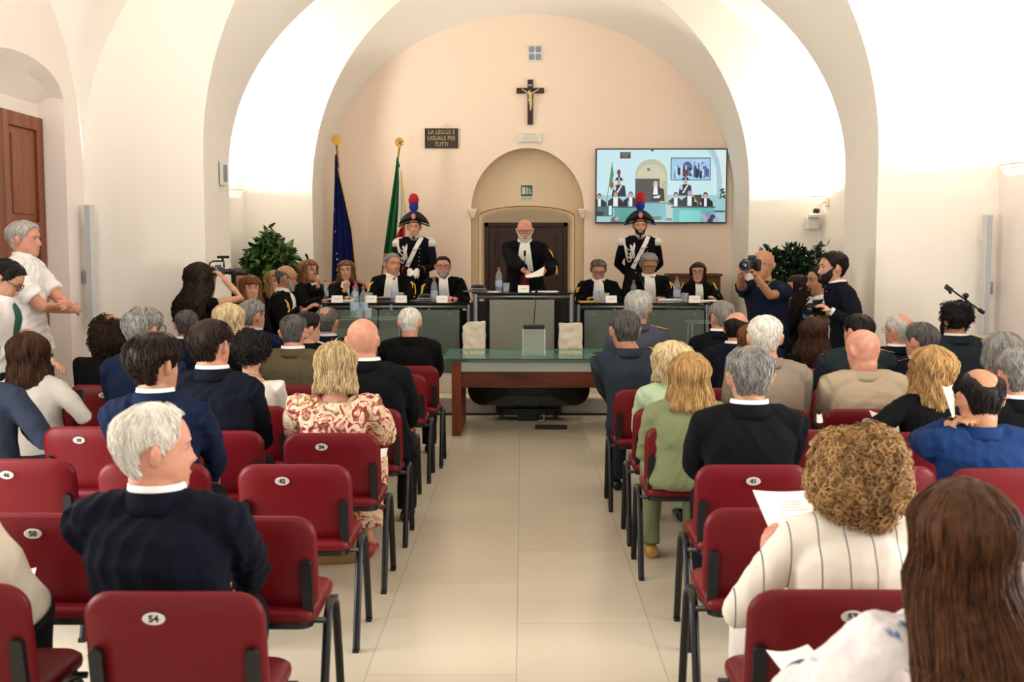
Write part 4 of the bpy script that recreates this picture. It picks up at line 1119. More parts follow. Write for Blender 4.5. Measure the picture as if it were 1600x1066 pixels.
P['sage'] = person('woman with shoulder-length dark blonde hair in sage green jacket', 1078, 547, 5.38, bpx=1068, fem=True, w_=1.12, hs=1.04, skin='fair', yaw=-8,
    hair=('bob', 'gold', dict(th=.026, top=.018, L=.15, flare=.03, n=900, sr=.0016)), coat=sage, collar=True, pants=sage, shoes=mat('gold_sandal', '#B08A4A', .4, metal=.3), arms=('lap', 'lap'), wr=.016)
P['blackwave'] = person('woman with wavy golden blonde hair in black jacket', 1458, 537, 5.38, bpx=1455, fem=True, w_=1.08, hs=1.03, skin='fair', yaw=20,
    hair=('bob', 'gold', dict(th=.024, top=.018, L=.2, flare=.016, n=900, wavy=1.2, wave=.007, sr=.0018)), coat=black_c, collar=True, pants=dk_tr, arms=(('px', 1372, 672, 5.6, (-1, -.4, -.6)), 'lap'))
P['edgegrey'] = person('grey-haired man in dark suit cut by the right frame edge', 1588, 541, 5.35, bpx=1610, w_=1.1, hs=1.14, skin='pink', yaw=10,
    hair=('short', 'grey', dict(th=.013, top=.018, n=600)), coat=charcoal, collar=True, shirt=shirt_w, pants=dk_tr)
P['mint'] = person('woman with short tousled pale blonde hair in mint green jacket', 1050, 531, 6.2, bpx=1052, fem=True, w_=1.08, hs=1.04, skin='fair', yaw=35,
    hair=('bob', 'paleblonde', dict(th=.026, top=.026, L=.10, flare=.006, n=700, wavy=1.2, wave=.008)), coat=mint, collar=True, pants=mint, arms=('lap', 'lap'), coat_len=-.25)
P['taupe'] = person('white-haired man in taupe linen jacket', 1196, 490, 6.2, bpx=1205, w_=1.14, hs=1.12, skin='pink', yaw=-12,
    hair=('short', 'white', dict(th=.009, top=.014, n=700)), coat=taupe, collar=True, pants=taupe, slump=.02)
P['beige'] = person('bald man in beige linen jacket leaning his head to the left', 1349, 511, 6.2, bpx=1354, w_=1.24, hs=1.1, skin='pink', yaw=22, pitch=14,
    hair=('none', 'darkblonde', {}), coat=beige, collar=True, pants=beige, slump=.035)
P['greyglasses'] = person('woman with short grey-blonde hair and dark glasses at the right edge', 1566, 516, 6.3, bpx=1585, fem=True, w_=1.05, hs=1.1, skin='pink', yaw=40,
    hair=('bob', 'grey', dict(th=.022, top=.02, L=.07, flare=.0, n=600)), coat=black_c, collar=True, pants=dk_tr, glasses='black')
P['officer975'] = person('officer in slate grey uniform with short dark hair at the right aisle', 976, 482, 7.1, bpx=1000, w_=1.2, hs=1.14, skin='olive', yaw=8,
    hair=('short', 'darkgrey', dict(th=.008, top=.014, n=600)), coat=greyblue2, collar=True, pants=greyblue2, arms=('knee', 'knee'), elbow_out=.3)
epaulettes(P['officer975'], greyblue2)
P['silver'] = person('silver-haired officer in grey uniform, first right row', 998, 452, 8.5, bpx=993, w_=1.14, hs=1.18, skin='tan', yaw=-15,
    hair=('short', 'silver', dict(th=.013, top=.02, n=600)), coat=greyblue, collar=True, pants=greyblue); epaulettes(P['silver'], greyblue)
P['grey1125'] = person('grey-haired man in black suit in front of the glass side table', 1128, 468, 8.5, bpx=1115, w_=1.05, hs=1.08, skin='olive', yaw=22,
    hair=('short', 'grey', dict(th=.012, top=.018)), coat=charcoal, collar=True, shirt=shirt_w, pants=dk_tr)
P['side1150'] = person('man with bare forehead, brown sides and glasses in navy suit', 1152, 485, 7.9, bpx=1138, w_=1.08, hs=1.06, skin='pink', yaw=-28,
    hair=('ring', 'brown', dict(th=.006, ringz=.075, n=260)), coat=navy, collar=True, shirt=shirt_w, pants=dk_tr, glasses='steel')
P['reddish'] = person('red-haired woman mostly hidden behind the white-haired man in taupe', 1176, 503, 7.2, bpx=1170, fem=True, w_=.95, skin='fair', hair=('bob', 'auburn', dict(L=.12, flare=.008, th=.018)), coat=black_c, pants=dk_tr)
P['longbrown'] = person('woman in black with long smooth brown hair, back to us', 1271, 493, 8.3, bpx=1268, fem=True, w_=1.05, hs=1.05, skin='fair',
    hair=('bob', 'chestnut', dict(th=.024, top=.016, L=.25, flare=.05, n=600)), coat=black_c, neck=.95, pants=dk_tr)
P['green1340'] = person('dark-haired officer in dark green uniform behind the bald man in beige', 1341, 487, 7.25, bpx=1334, w_=1.2, hs=1.06, skin='pink', yaw=28,
    hair=('short', 'black', dict(th=.009, top=.012, bald=.3)), coat=green_u, collar=True, pants=green_u); epaulettes(P['green1340'], green_u)
P['thin1405'] = person('man with thin grey hair and fine steel glasses in navy suit', 1405, 488, 8.3, bpx=1400, w_=1.1, hs=1.14, skin='pink', yaw=32,
    hair=('short', 'silver', dict(th=.006, top=.004, bald=.6)), coat=navy, collar=True, shirt=shirt_w, pants=dk_tr, glasses='steel')
P['officer1441'] = person('grey-brown haired officer with a gold-edged shoulder, near the blonde woman in black', 1440, 500, 7.25, bpx=1432, w_=1.15, hs=1.14, skin='pink', yaw=28,
    hair=('short', 'darkgrey', dict(th=.010, top=.012, bald=.3)), coat=navy, collar=True, shirt=shirt_w, pants=dk_tr); epaulettes(P['officer1441'], navy)
P['curlyoff'] = person('bearded officer with thick black curly hair in green uniform by the microphone stand', 1492, 470, 7.95, bpx=1500, w_=1.2, hs=1.12, skin='tan', yaw=25, beard=('beardblack', dict(th=.008)),
    hair=('afro', 'black', dict(r=.115, n=500, cz=.035, cs=.55, zs=.95, sr=.002)), coat=green_u, collar=True, shirt=shirt_w, pants=green_u); epaulettes(P['curlyoff'], green_u)
# ------------------------------------------------------------------ people at the front and standing
robe_m = cloth('black_robe', '#060607', bump=(9, .6, .025)); jabot_m = cloth('white_pleated_cotton', '#E8E6E0', bump=(30, .2, .004)); burg = cloth('burgundy_sash', '#5A0F1C')
gold_cord = mat('gold_cord', '#D9B23C', .45, metal=.3)
def jabot(I, L=.34, w0=.10, w1=.15, name='jabot', m=None, folds=7, yo=.012, t_top=.0):
    N, fy, Lt, hip = I['N'], I['fy'], I['Lt'], I['hip']; mb = MB(); R = []
    for i in range(15):
        v = i / 14; z = N[2] + .03 - t_top - L * v; t = (z - hip[2]) / Lt; w_ = (w0 + (w1 - w0) * v) / 2; F_, B_ = [], []
        for k in range(25):
            u = -1 + 2 * k / 24; x = w_ * u; y = fy(I['spine'](t)[0] + x, min(t, .93), yo) - .05 * sstep(.9, 1.06, t)
            pl = .008 * math.cos(u * folds * PI / 1.2 + .6 * math.sin(v * 5)) * (.4 + v)
            F_.append((I['spine'](t)[0] + x, y + pl + .012, z)); B_.append((I['spine'](t)[0] + x, y + pl - .02, z))
        R.append(F_ + B_[::-1])
    mb.rings(R); return mb.build(name, m or jabot_m, I['root'])
def tassel(I, sd, n=1, dx=.0, dz=-.02, L=.24):
    """gold cord hanging from the shoulder with a tassel at its end"""
    S, E, W_ = I['AR'][sd]; mb = MB(); d = (E - S) / np.linalg.norm(E - S)
    out = np.array((sd * .55, .80, 0)); out /= np.linalg.norm(out)
    for k in range(2):
        P_ = [S + np.array((sd * (-.04 + dx), 0, .075 + dz)) + out * .03]
        for j in range(1, 9):
            t = j / 8; P_.append(S + d * L * t + out * (.098 + .012 * math.sin(t * 6 + k * 2)) + np.array(((k - .5) * .022, 0, dz + .035 * (1 - t))))
        mb.tube(P_, .0075, 6)
    e = P_[-1]
    mb.ball(e, .016, 8, 6); mb.tube([e, e - np.array((0, 0, .03)), e - np.array((0, 0, .085))], [.010, .018, .023], 10)
    return mb.build('gold_tassel', gold_cord, I['root'])
def judge(label, px, py, D, **k):
    k.setdefault('arms', ('desk', 'desk')); k.setdefault('eyes', True)
    if k.get('pose') == 'stand': k['coat_len'] = -1.2
    I = person(label, px, py, D, floor=k.pop('floor', DAIS), coat=robe_m, robe=True, pants=dk_tr, wr=.024, feet=False, shirt=jabot_m, collar=None, **k)
    return I
I = judge('bald grey-bearded judge in red glasses standing at the centre with a sheet of paper', 820, 341, 12.55, rot=180, pose='stand', w_=1.2, hs=1.1, skin='pink', pitch=10, beard=('beardwhite', dict(th=.009)), glasses='red',
    hair=('none', 'white', {}), brow='beardwhite', arms=(('px', 848, 424, 12.2, (-.9, -.2, -.6)), ('px', 820, 424, 12.15, (.9, -.2, -.6))))
jabot(I, .36, .10, .20); tassel(I, -1); jabot(I, .20, .09, .10, 'burgundy_sash', burg, 1, .002, .36)
CENTRAL = I
I = judge('grey-haired judge seated between the flagpole and the plumed guard, looking to our right', 613, 394, 12.9, rot=180, yaw=32, w_=1.12, hs=1.12, skin='pink', hair=('short', 'grey', dict(th=.006, top=.014)), brow='darkgrey', arms=('desk', 'desk')); jabot(I, .42, .12, .22); tassel(I, 1); tassel(I, -1)
I = judge('judge with black-rimmed glasses and short grey beard seated left of the centre desk', 692, 399, 12.9, rot=180, yaw=6, w_=1.05, hs=1.06, skin='pink', hair=('short', 'brown', dict(th=.006, top=.012)), beard=('beardgrey', dict(th=.006)), glasses='black', bpx=697); jabot(I, .34, .10, .13); tassel(I, 1)
I = judge('judge with long wavy light-brown hair resting her chin on her hand', 541, 405, 12.9, rot=180, fem=True, hs=1.04, skin='fair', hair=('long', 'lightbrown', dict(th=.018, top=.016, L=.30, flare=.02, back=.0, spread=.5, cut=56, wave=.008, wavy=1)), brow='brown',
    arms=('desk', ('px', 540, 453, 12.66, (.8, .1, -1))), handdir={-1: None, 1: ((0, -.1, 1), (0, 1, .1))}); jabot(I, .30, .09, .12)
for sd in (-1, 1):
    S, E, W_ = I['AR'][sd]; q = MB(); q.tube([S + np.array((-sd * .05, .04, .085)), S + np.array((sd * .05, .05, .05)), S + np.array((sd * .075, .09, -.02)), S + np.array((-sd * .04, .135, -.10))], .006, 6); q.build('gold_trim', gold_cord, I['root'])
I = judge('judge with dark-rimmed glasses looking down at papers, right of the centre desk', 935, 404, 12.9, rot=180, pitch=24, hs=1.06, w_=1.05, skin='pink', hair=('short', 'darkgrey', dict(th=.008, top=.020)), glasses='black'); jabot(I, .34, .10, .15); tassel(I, 1); 
I = judge('grey-haired judge with dark glasses reading, in front of the right plumed guard', 1014, 394, 12.88, rot=180, pitch=22, yaw=8, hs=1.14, w_=1.15, skin='tan', hair=('short', 'grey', dict(th=.012, top=.024)), glasses='black'); jabot(I, .40, .11, .16); tassel(I, -1, dx=.02)
I = judge('judge with long straight dark hair and glasses at the right end of the bench', 1091, 408, 12.9, rot=180, yaw=-12, fem=True, hs=1.04, skin='fair', hair=('long', 'brown', dict(th=.016, top=.012, L=.28, flare=.014, spread=.35, cut=56, wave=.002)), glasses='black'); jabot(I, .30, .08, .10)
for sd in (-1, 1):
    S, E, W_ = I['AR'][sd]; q = MB(); q.tube([S + np.array((sd * .02, .05, .085)), S + np.array((sd * .06, .08, .0)), E * .6 + S * .4 + np.array((sd * .03, .10, 0))], .009, 6); q.build('gold_trim', gold_cord, I['root'])
I = judge('bald bearded judge with glasses in profile at the left side desk, gold shoulder cord', 447, 413, 11.15, rot=-82, floor=.18, yaw=4, hs=1.12, w_=1.12, skin='tan', hair=('ring', 'darkgrey', dict(th=.004, ringz=.06)), beard=('beardgrey', dict(th=.006)), glasses='black', pitch=10, bpx=432,
    arms=('lap', ('px', 478, 484, 10.8, (.6, -.3, -1)))); jabot(I, .42, .10, .18); tassel(I, 1)
I = judge('red-haired woman in black robe leaning her cheek on her hand behind the bald judge', 482, 404, 12.4, rot=-125, yaw=-5, fem=True, hs=1.05, skin='fair', hair=('bob', 'red', dict(th=.022, top=.02, L=.14, flare=.012, cut=56)), bpx=487,
    arms=(('px', 497, 445, 12.2, (0, -.2, -1)), 'desk'), handdir={-1: ((-.1, -.2, 1), (0, 1, .1))}); jabot(I, .26, .08, .10)
person('woman with auburn bob and fringe in black, face turned towards us at far left', 391, 428, 10.55, bpx=385, rot=-130, yaw=-22, floor=.18, fem=True, hs=1.08, skin='fair', hair=('bob', 'auburn', dict(th=.024, top=.02, L=.17, flare=.02, cut=52, fringe=.035)), coat=black_c, neck=.94, pants=dk_tr, eyes=True, feet=False, brow='brown')
person('person with light blonde hair mostly hidden behind the bald judge at the left', 428, 421, 12.1, rot=-140, floor=DAIS, fem=True, hs=1.05, skin='fair', hair=('bob', 'darkblonde', dict(th=.02, L=.16)), coat=black_c, pants=dk_tr, feet=False, eyes=True)
person('dark-haired person in black seated under the left plant, behind the auburn bob', 372, 418, 11.8, rot=-140, floor=DAIS, fem=True, hs=1.1, skin='olive', hair=('bob', 'black', dict(th=.03, L=.2, flare=.03)), coat=black_c, pants=dk_tr, feet=False)

# guards in full dress uniform
uni = cloth('guard_black_wool', '#0A0A10'); hat_m = mat('hat_black_felt', '#08080A', .7); felt_red = mat('plume_red', '#B01420', .8, bump=(60, .6, .01)); felt_blue = mat('plume_blue', '#1C2A8C', .8, bump=(60, .6, .01))
badge_w = mat('hat_badge_white', '#E4E0D8', .5); redp = mat('red_piping', '#B0141E', .6)
def guard(label, px, py, D, arms, beard=None):
    I = person(label, px, py, D, rot=180, floor=DAIS, pose='stand', w_=1.08, hs=1.0, skin='fair', hair=('short', 'brown', dict(th=.005, top=.006)), coat=uni, pants=uni, coat_len=-.25, arms=arms, eyes=True, beard=beard, wr=.006, shoulder=1.06)
    r, N, fy, hip, Lt, Hn, xf = I['root'], I['N'], I['fy'], I['hip'], I['Lt'], I['Hn'], I['xf']
    # collar with silver bands
    q = MB(); an = np.linspace(0, 2 * PI, 28, endpoint=False)
    q.rings([np.stack([N[0] + (I['nk'] + a) * np.sin(an), N[1] + .004 + (I['nk'] + a) * np.cos(an), np.full(28, N[2] + dz)], 1) for dz, a in ((-.04, .022), (.02, .014), (.035, .012), (.03, .004), (-.03, .006))], cap=False, close=True); q.build('silver_collar', mat('silver_braid', '#BDB9AE', .5, metal=.3), r)
    q = MB(); q.box((N[0], N[1] + I['nk'] + .017, N[2] + .0), (.022, .012, .06)); q.build('collar_opening', uni, r)
    bt = MB()
    for s_ in (-1, 1):
        for k in range(8):
            z = N[2] - .09 - .052 * k; t = (z - hip[2]) / Lt; x = s_ * (.085 - .004 * k); bt.ball((x, fy(x, t, .006), z), .0085, 8, 6)
    bt.build('silver_buttons', silver, r)
    # crossbelt from the wearer's left shoulder down to his right hip
    q = MB(); R = []
    for i in range(14):
        v = i / 13; x = -.10 + .20 * v; z = N[2] - .0 - .40 * v; t = (z - hip[2]) / Lt; y = fy(x, min(t, .9), .012) - .06 * sstep(.88, 1.0, t)
        dd = np.array((.44, 0, .20)); dd /= np.linalg.norm(dd); dd = np.array((dd[0], 0, dd[2])) * .026
        c = np.array((x, y, z)); th = np.array((0, .006, 0)); R.append([c - dd - th, c + dd - th, c + dd + th, c - dd + th])
    q.rings(R); cbt = q.build('white_crossbelt', white_leather, r, sharp=40)
    q = MB(); x, z = .06, N[2] - .32; q.box((x, fy(x, (z - hip[2]) / Lt, .02), z), (.060, .006, .018), rot3(0, math.radians(26), 0)); q.build('belt_buckle', silver, cbt)
    q = MB(); x, z = -.03, N[2] - .14; q.box((x, fy(x, (z - hip[2]) / Lt, .02), z), (.065, .012, .03), rot3(0, math.radians(26), 0)); q.build('belt_keeper', white_leather, cbt)
    for sd in (-1, 1):
        J = I['J'][sd]; q = MB(); c = J + np.array((sd * .0, 0, .078)); Rr = rot3(0, sd * math.radians(16), 0)
        q.ball(c, (.062, .055, .016), 16, 6, R=Rr)
        for k in range(26):
            a = -PI * .55 + PI * 1.1 * k / 25; p0 = c + np.array((sd * .052 * math.cos(a), .055 * math.sin(a), -.012)); q.tube([p0, p0 + np.array((sd * .02 * math.cos(a), .015 * math.sin(a), -.03)), p0 + np.array((sd * .022 * math.cos(a), .017 * math.sin(a), -.085))], .006, 5)
        q.build('white_fringed_epaulette', white_leather, r)
    # white cords on the wearer's right breast
    q = MB(); J = I['J'][1]
    for k in range(4):
        pts = []
        a = np.array((J[0] + .01, J[1] + .06, J[2] + .04)); b_ = np.array((.075, 0, N[2] - .09 - .01 * k)); 
        for j in range(12):
            t = j / 11; x = a[0] * (1 - t) + b_[0] * t; z = a[2] * (1 - t) + b_[2] * t - (.10 + .045 * k) * math.sin(PI * t); tt = (z - hip[2]) / Lt
            pts.append((x, fy(min(x, .16), min(tt, .9), .014 + .003 * k), z))
        q.tube(pts, .006, 6)
    for k in range(3):
        x = .09 + .018 * k; z0_ = N[2] - .11; pts = [(x + .010 * math.sin(j * 1.3 + k), fy(x, (z0_ - .035 * j - hip[2]) / Lt, .018), z0_ - .035 * j) for j in range(6)]; q.tube(pts, .007, 6)
    q.build('white_cords', white_leather, r)
    for sd in (-1, 1):
        S, E, W_ = I['AR'][sd]
        if W_[1] > 0:
            d = (W_ - E) / np.linalg.norm(W_ - E); q = MB(); q.tube([W_ - d * .01, W_ + d * .02], [.04, .04], 12); hand(q, W_ + d * .01, d, (0, .4, 1), sd, 1.14, .6); remesh(q, 'white_glove', white_leather, r, .006, 2)
            q = MB(); q.tube([W_ - d * .09, W_ - d * .078], [.048, .048], 14); q.build('red_cuff_piping', redp, r, sharp=40)
    # cocked hat
    q = MB(); R = []; n = 28
    for i in range(n + 1):
        u = -1 + 2 * i / n; x = .19 * u; hgt = .115 * (1 - abs(u) ** 2.2) ** .8 + .012; dr = -.045 * abs(u) ** 1.6; th = .072 * (1 - abs(u) ** 2.0) ** .6 + .004
        an = np.linspace(0, 2 * PI, 16, endpoint=False)
        R.append(np.stack([np.full(16, x), th * np.sin(an) * (1 - .35 * (np.cos(an) > .2)), .078 + dr + hgt * .5 + hgt * .5 * np.cos(an) * np.where(np.cos(an) > 0, 1, 1.0)], 1))
    q.rings([xf(a) for a in R]); hat = q.build('cocked_hat', hat_m, r)
    q = MB(); q.tube(xf([(.19 * u, .085 * (1 - u * u) ** .5 * .9, .062 - .045 * abs(u) ** 1.6 + .03 * (1 - abs(u)) * 0) for u in np.linspace(-1, 1, 15)]), .010, 6); q.build('hat_brim', hat_m, hat)
    q = MB(); q.ball(xf([(0, .078, .135)])[0], (.026, .012, .038), 16, 8); bd = q.build('hat_badge', badge_w, hat)
    q = MB(); an = np.linspace(0, 2 * PI, 21); q.tube(xf([(.026 * math.cos(a), .083, .135 + .038 * math.sin(a)) for a in an]), .005, 6); q.build('badge_rim', redp, bd)
    q = MB()
    for s_ in (-1, 0, 1): q.tube(xf([(s_ * .010, .094, .11), (s_ * .013, .095, .135), (s_ * .006, .094, .165)]), .0022, 5)
    q.build('badge_flame', mat('badge_flame_dark', '#4A3A34', .5), bd)
    rs = np.random.RandomState(int(px))
    for nm, m_, zc, rr, rz_ in (('blue_plume', felt_blue, .262, .060, .082), ('red_plume', felt_red, .340, .066, .082)):
        q = MB(); c = xf([(0, .03, zc)])[0]; q.ball(c, (rr * .92, rr * .92, rz_ * .95), 20, 12)
        for k in range(260):
            d = rs.normal(size=3); d /= np.linalg.norm(d); p0 = c + d * np.array((rr, rr, rz_)) * .85; q.tube([p0, p0 + d * np.array((rr, rr, rz_)) * .22 + np.array((0, 0, -.003))], [.0035, .0006], 3)
        if nm[0] == 'b': q.tube([xf([(0, .04, .15)])[0], c - np.array((0, 0, .02))], [.022, .04], 12)
        q.build(nm, m_, hat)
    return I
g1 = guard('plumed guard in dress uniform with white gloves, in front of the tricolour flag', 647, 339, 13.65, (('px', 652, 424, 13.42, (-1, -.6, -.4)), ('px', 640, 424, 13.42, (1, -.6, -.4))))
g2 = guard('plumed guard in dress uniform with short beard, below the wall screen', 1000, 337, 13.65, ('back', 'back'), ('beardblack', dict(th=.004)))

# standing people
white_poly = cloth('white_polo', '#E9E7E4', bump=(8, .4, .012)); blk_tr = cloth('dark_jeans', '#191C26'); tnavy = cloth('navy_t_shirt', '#141A2E'); jeans = cloth('blue_jeans', '#22304A')
I = person('tall grey-haired man in white short-sleeved shirt standing with arms crossed at far left', 38, 343, 7.7, bpx=44, rot=-88, yaw=0, pose='stand', w_=1.3, hs=1.08, skin='pink', hair=('short', 'silver', dict(th=.016, top=.022, n=700)), coat=white_poly, sleeves='short', shirt=white_poly, pants=blk_tr,
    coat_len=-.1, eyes=True, wr=.02, arms=(((.10, .31, 1.30), (-1, .1, -.8)), ((-.10, .27, 1.26), (1, .1, -.8))), handdir={1: ((-1, .1, .1), (0, 1, .3)), -1: ((1, .1, .1), (0, 1, .3))})
q = MB(); q.rings([np.stack([.172 * 1.3 * np.sin(np.linspace(0, 2 * PI, 24, endpoint=False)), -.02 + .15 * np.cos(np.linspace(0, 2 * PI, 24, endpoint=False)), np.full(24, I['hip'][2] + z)], 1) for z in (-.075, -.035)]); q.build('belt', mat('black_belt', '#0E0D0D', .4), I['root'], sharp=40)
I = person('dark-haired man with glasses, white shirt and green tie looking down at the left edge', 7, 402, 6.85, bpx=-12, rot=-80, pose='stand', w_=1.05, hs=1.1, pitch=34, skin='fair', hair=('short', 'black', dict(th=.010, top=.014)), coat=white_poly, shirt=shirt_w, pants=blk_tr, eyes=True, glasses='black', wr=.02,
    arms=('lap', ('px', 30, 528, 6.9, (.6, -.4, -1))))
jabot(I, .40, .05, .07, 'green_tie', cloth('green_tie', '#2F5A4A'), 1, .004)
I = person('camerawoman with long dark wavy hair and black dress with white collar', 311, 408, 9.1, bpx=308, rot=-30, yaw=-12, pose='stand', fem=True, w_=1.0, hs=1.08, skin='fair', hair=('long', 'brown', dict(th=.022, top=.018, L=.34, flare=.03, back=.09, spread=.55, wavy=1, wave=.008)), coat=black_c, coat_len=-.5, sleeves='cap', neck=.97,
    shirt=shirt_w, arms=(('px', 334, 436, 9.3, (-.4, .2, -1)), ('px', 350, 436, 9.15, (1, .2, -1))), skirt=None)
I = person('bald photographer in navy t-shirt holding a camera to his eye', 1192, 388, 9.5, bpx=1198, rot=142, yaw=0, pose='stand', w_=1.1, hs=1.14, skin='tan', hair=('none', 'black', {}), coat=tnavy, sleeves='short', pants=jeans, arms=(('px', 1181, 432, 9.08, (-.2, .1, -1)), ('px', 1158, 428, 9.15, (1, .1, -1))), wr=.016, glasses='steel', hand_curl=.8)
PH = I
q = MB(); N = I['N']; q.tube([N + np.array((-.09, -.02, .02)), N + np.array((-.085, .05, .0)), N + np.array((-.06, .12, -.06)), N + np.array((-.02, .15, -.02)), I['Hn'] + np.array((0, .16, -.05))], .014, 8, .25); q.build('camera_strap', mat('olive_strap', '#5E5A22', .7), I['root'])
person('woman with dark brown hair in black standing between the two photographers, in profile', 1246, 428, 10.3, rot=86, pose='stand', fem=True, w_=1., hs=1.04, skin='fair', hair=('bob', 'brown', dict(th=.02, L=.2, flare=.02, cut=60)), coat=black_c, neck=.95, pants=dk_tr, coat_len=-.4, eyes=True)
I = person('photographer in white t-shirt and black vest with grey goatee, seen in profile', 1280, 414, 9.7, bpx=1284, rot=98, pose='stand', w_=1.12, hs=1.1, skin='olive', hair=('short', 'black', dict(th=.012, top=.014)), beard=('beardblack', dict(th=.008, kind='goatee')), coat=white_poly, sleeves='short', pants=jeans, eyes=True, wr=.016,
    arms=(('px', 1283, 492, 9.4, (-.8, 0, -1)), ('px', 1268, 500, 9.5, (.5, 0, -1))))
q = MB(); 
for sd in (-1, 1):
    S = I['J'][sd]; q.tube([S + np.array((-sd * .07, -.10, -.1)), S + np.array((-sd * .06, -.06, .06)), S + np.array((-sd * .06, .03, .085)), S + np.array((-sd * .06, .11, .0)), S + np.array((-sd * .06, .14, -.2)), S + np.array((-sd * .06, .14, -.32))], .030, 8, .3)
q.build('vest_straps', black_c, I['root'])
q = MB(); t = .62; q.box((.05, I['fy'](.05, t, .02), I['spine'](t)[2]), (.07, .02, .05)); q.build('blue_badge', mat('blue_badge', '#3F8FD0', .4), I['root'], bevel=.003)
I = person('smiling man with dark full beard in navy suit standing by the right pier', 1301, 391, 9.1, bpx=1323, rot=92, yaw=0, pose='stand', w_=1.14, hs=1.14, skin='fair', lean=.0, hair=('short', 'brown', dict(th=.012, top=.022, n=500)), beard=('beardblack', dict(th=.018, long=.02)), coat=navy, collar=True, shirt=shirt_w, pants=navy, eyes=True, wr=.016,
    arms=(('px', 1300, 487, 8.8, (-.3, -.6, -1)), 'side'))
# ------------------------------------------------------------------ judges' benches
steel = mat('brushed_steel', '#8C9090', .35, metal=.8); dark_top = glass_mat('dark_green_glass_top', '#0B1412', .93, .06)
frost_c = glass_mat('frosted_grey_glass', '#86877A', .9, .3); frost = glass_mat('frosted_green_glass', '#5F6C62', .9, .28); clear_g = glass_mat('clear_green_glass', '#9CC4B4', .22, .04); frost_w = mat('frosted_white_glass', '#A8B2A4', .3)
modesty = mat('black_back_panel', '#0E0F10', .5)
def bench(label, pxl, pxr, zt, Yf, dep, panels, posts, legs_y=.1):
    xl, xr = U(pxl, 470, Y=Yf).x, U(pxr, 470, Y=Yf).x; cx = (xl + xr) / 2; w_ = xr - xl
    r = empty('judges_bench', (cx, Yf + dep / 2, DAIS), 0, label, 'bench'); h = zt - DAIS
    t = MB(); t.box((0, 0, h - .006), (w_, dep, .012)); t.build('glass_top', dark_top, r, smooth=False, bevel=.002)
    b = MB(); b.tube([(-w_ / 2 + .03, -dep / 2 + .05, h - .045), (w_ / 2 - .03, -dep / 2 + .05, h - .045)], .024, 12); b.tube([(-w_ / 2 + .03, dep / 2 - .06, h - .045), (w_ / 2 - .03, dep / 2 - .06, h - .045)], .020, 12)
    b.build('rail', steel, r)
    for q in posts:
        x = (U(q, 470, Y=Yf).x - cx)
        p = MB(); p.tube([(x, -dep / 2 + .05, 0), (x, -dep / 2 + .05, h - .02)], .028, 14); p.tube([(x, dep / 2 - .08, 0), (x, dep / 2 - .08, h - .02)], .022, 12); p.tube([(x, -dep / 2 + .05, .01), (x, dep / 2 - .08, .01)], .018, 8)
        p.build('post', steel, r, sharp=40)
    for a, c in panels:
        frost_ = frost if len(panels) > 1 else frost_c
        xa, xb = U(a, 480, Y=Yf).x - cx, U(c, 480, Y=Yf).x - cx
        g = MB(); g.box(((xa + xb) / 2, -dep / 2 - .01, (h - .085) / 2 + .01), (xb - xa, .01, h - .085)); pn = g.build('front_panel', frost_, r, smooth=False, bevel=.001)
        k = MB()
        for xx in (xa + .1, xb - .1): k.tube([(xx, -dep / 2 - .016, h - .12), (xx, -dep / 2 + .04, h - .12)], .012, 10)
        k.build('fixing', steel, pn, sharp=40)
    g = MB(); g.box((0, dep / 2 - .22, (h - .12) / 2 + .02), (w_ - .1, .016, h - .14)); g.build('back_panel', modesty, r, smooth=False)
    return r
bench('long glass-topped bench on the left with frosted green front panels', 491, 736, DAIS + .76, 11.75, .72, [(497, 590), (592, 718)], (500, 610, 732))
bench('raised glass-topped centre bench where the standing judge speaks', 737, 899, 1.236, 11.6, .62, [(765, 866)], (743, 893))
bench('long glass-topped bench on the right with frosted green front panels', 899, 1112, DAIS + .76, 11.75, .72, [(913, 1005), (1007, 1100)], (904, 1010, 1106))
# low side platform and desk on the left
mb = MB(); mb.box((-2.42, (10.35 + Y1_) / 2, .09), (1.9, Y1_ - 10.35 - .002, .178)); tag(mb.build('floor_side_step', stone, smooth=False, bevel=.004), kind='structure')
def side_desk(label, pa, pb, Y, z, dep, fl_):
    xa, xb = U(pa, 500, Y=Y).x, U(pb, 500, Y=Y).x; r = empty('glass_side_desk', ((xa + xb) / 2, Y + dep / 2, fl_), 0, label, 'desk'); w_ = xb - xa; h = z - fl_
    t = MB(); t.box((0, 0, h - .006), (w_, dep, .012)); t.build('glass_top', clear_g, r, smooth=False)
    t = MB(); t.box((0, -dep / 2 + .03, h * .5 - .04), (w_ - .08, .01, h - .12)); t.build('front_panel', frost, r, smooth=False)
    for sx in (-1, 1): 
        l = MB(); l.tube([(sx * (w_ / 2 - .04), -dep / 2 + .07, 0), (sx * (w_ / 2 - .04), -dep / 2 + .07, h - .014)], .02, 10); l.tube([(sx * (w_ / 2 - .04), dep / 2 - .07, 0), (sx * (w_ / 2 - .04), dep / 2 - .07, h - .014)], .02, 10); l.build('leg', steel, r, sharp=40)
    return r
side_desk('glass side desk on the left below the long bench, bottles standing on it', 488, 628, 10.45, U(560, 497, Y=10.6).z, .5, .0)
side_desk('small clear glass side desk at the right end of the right bench', 1078, 1150, 10.6, U(1090, 502, Y=10.8).z, .4, .0)

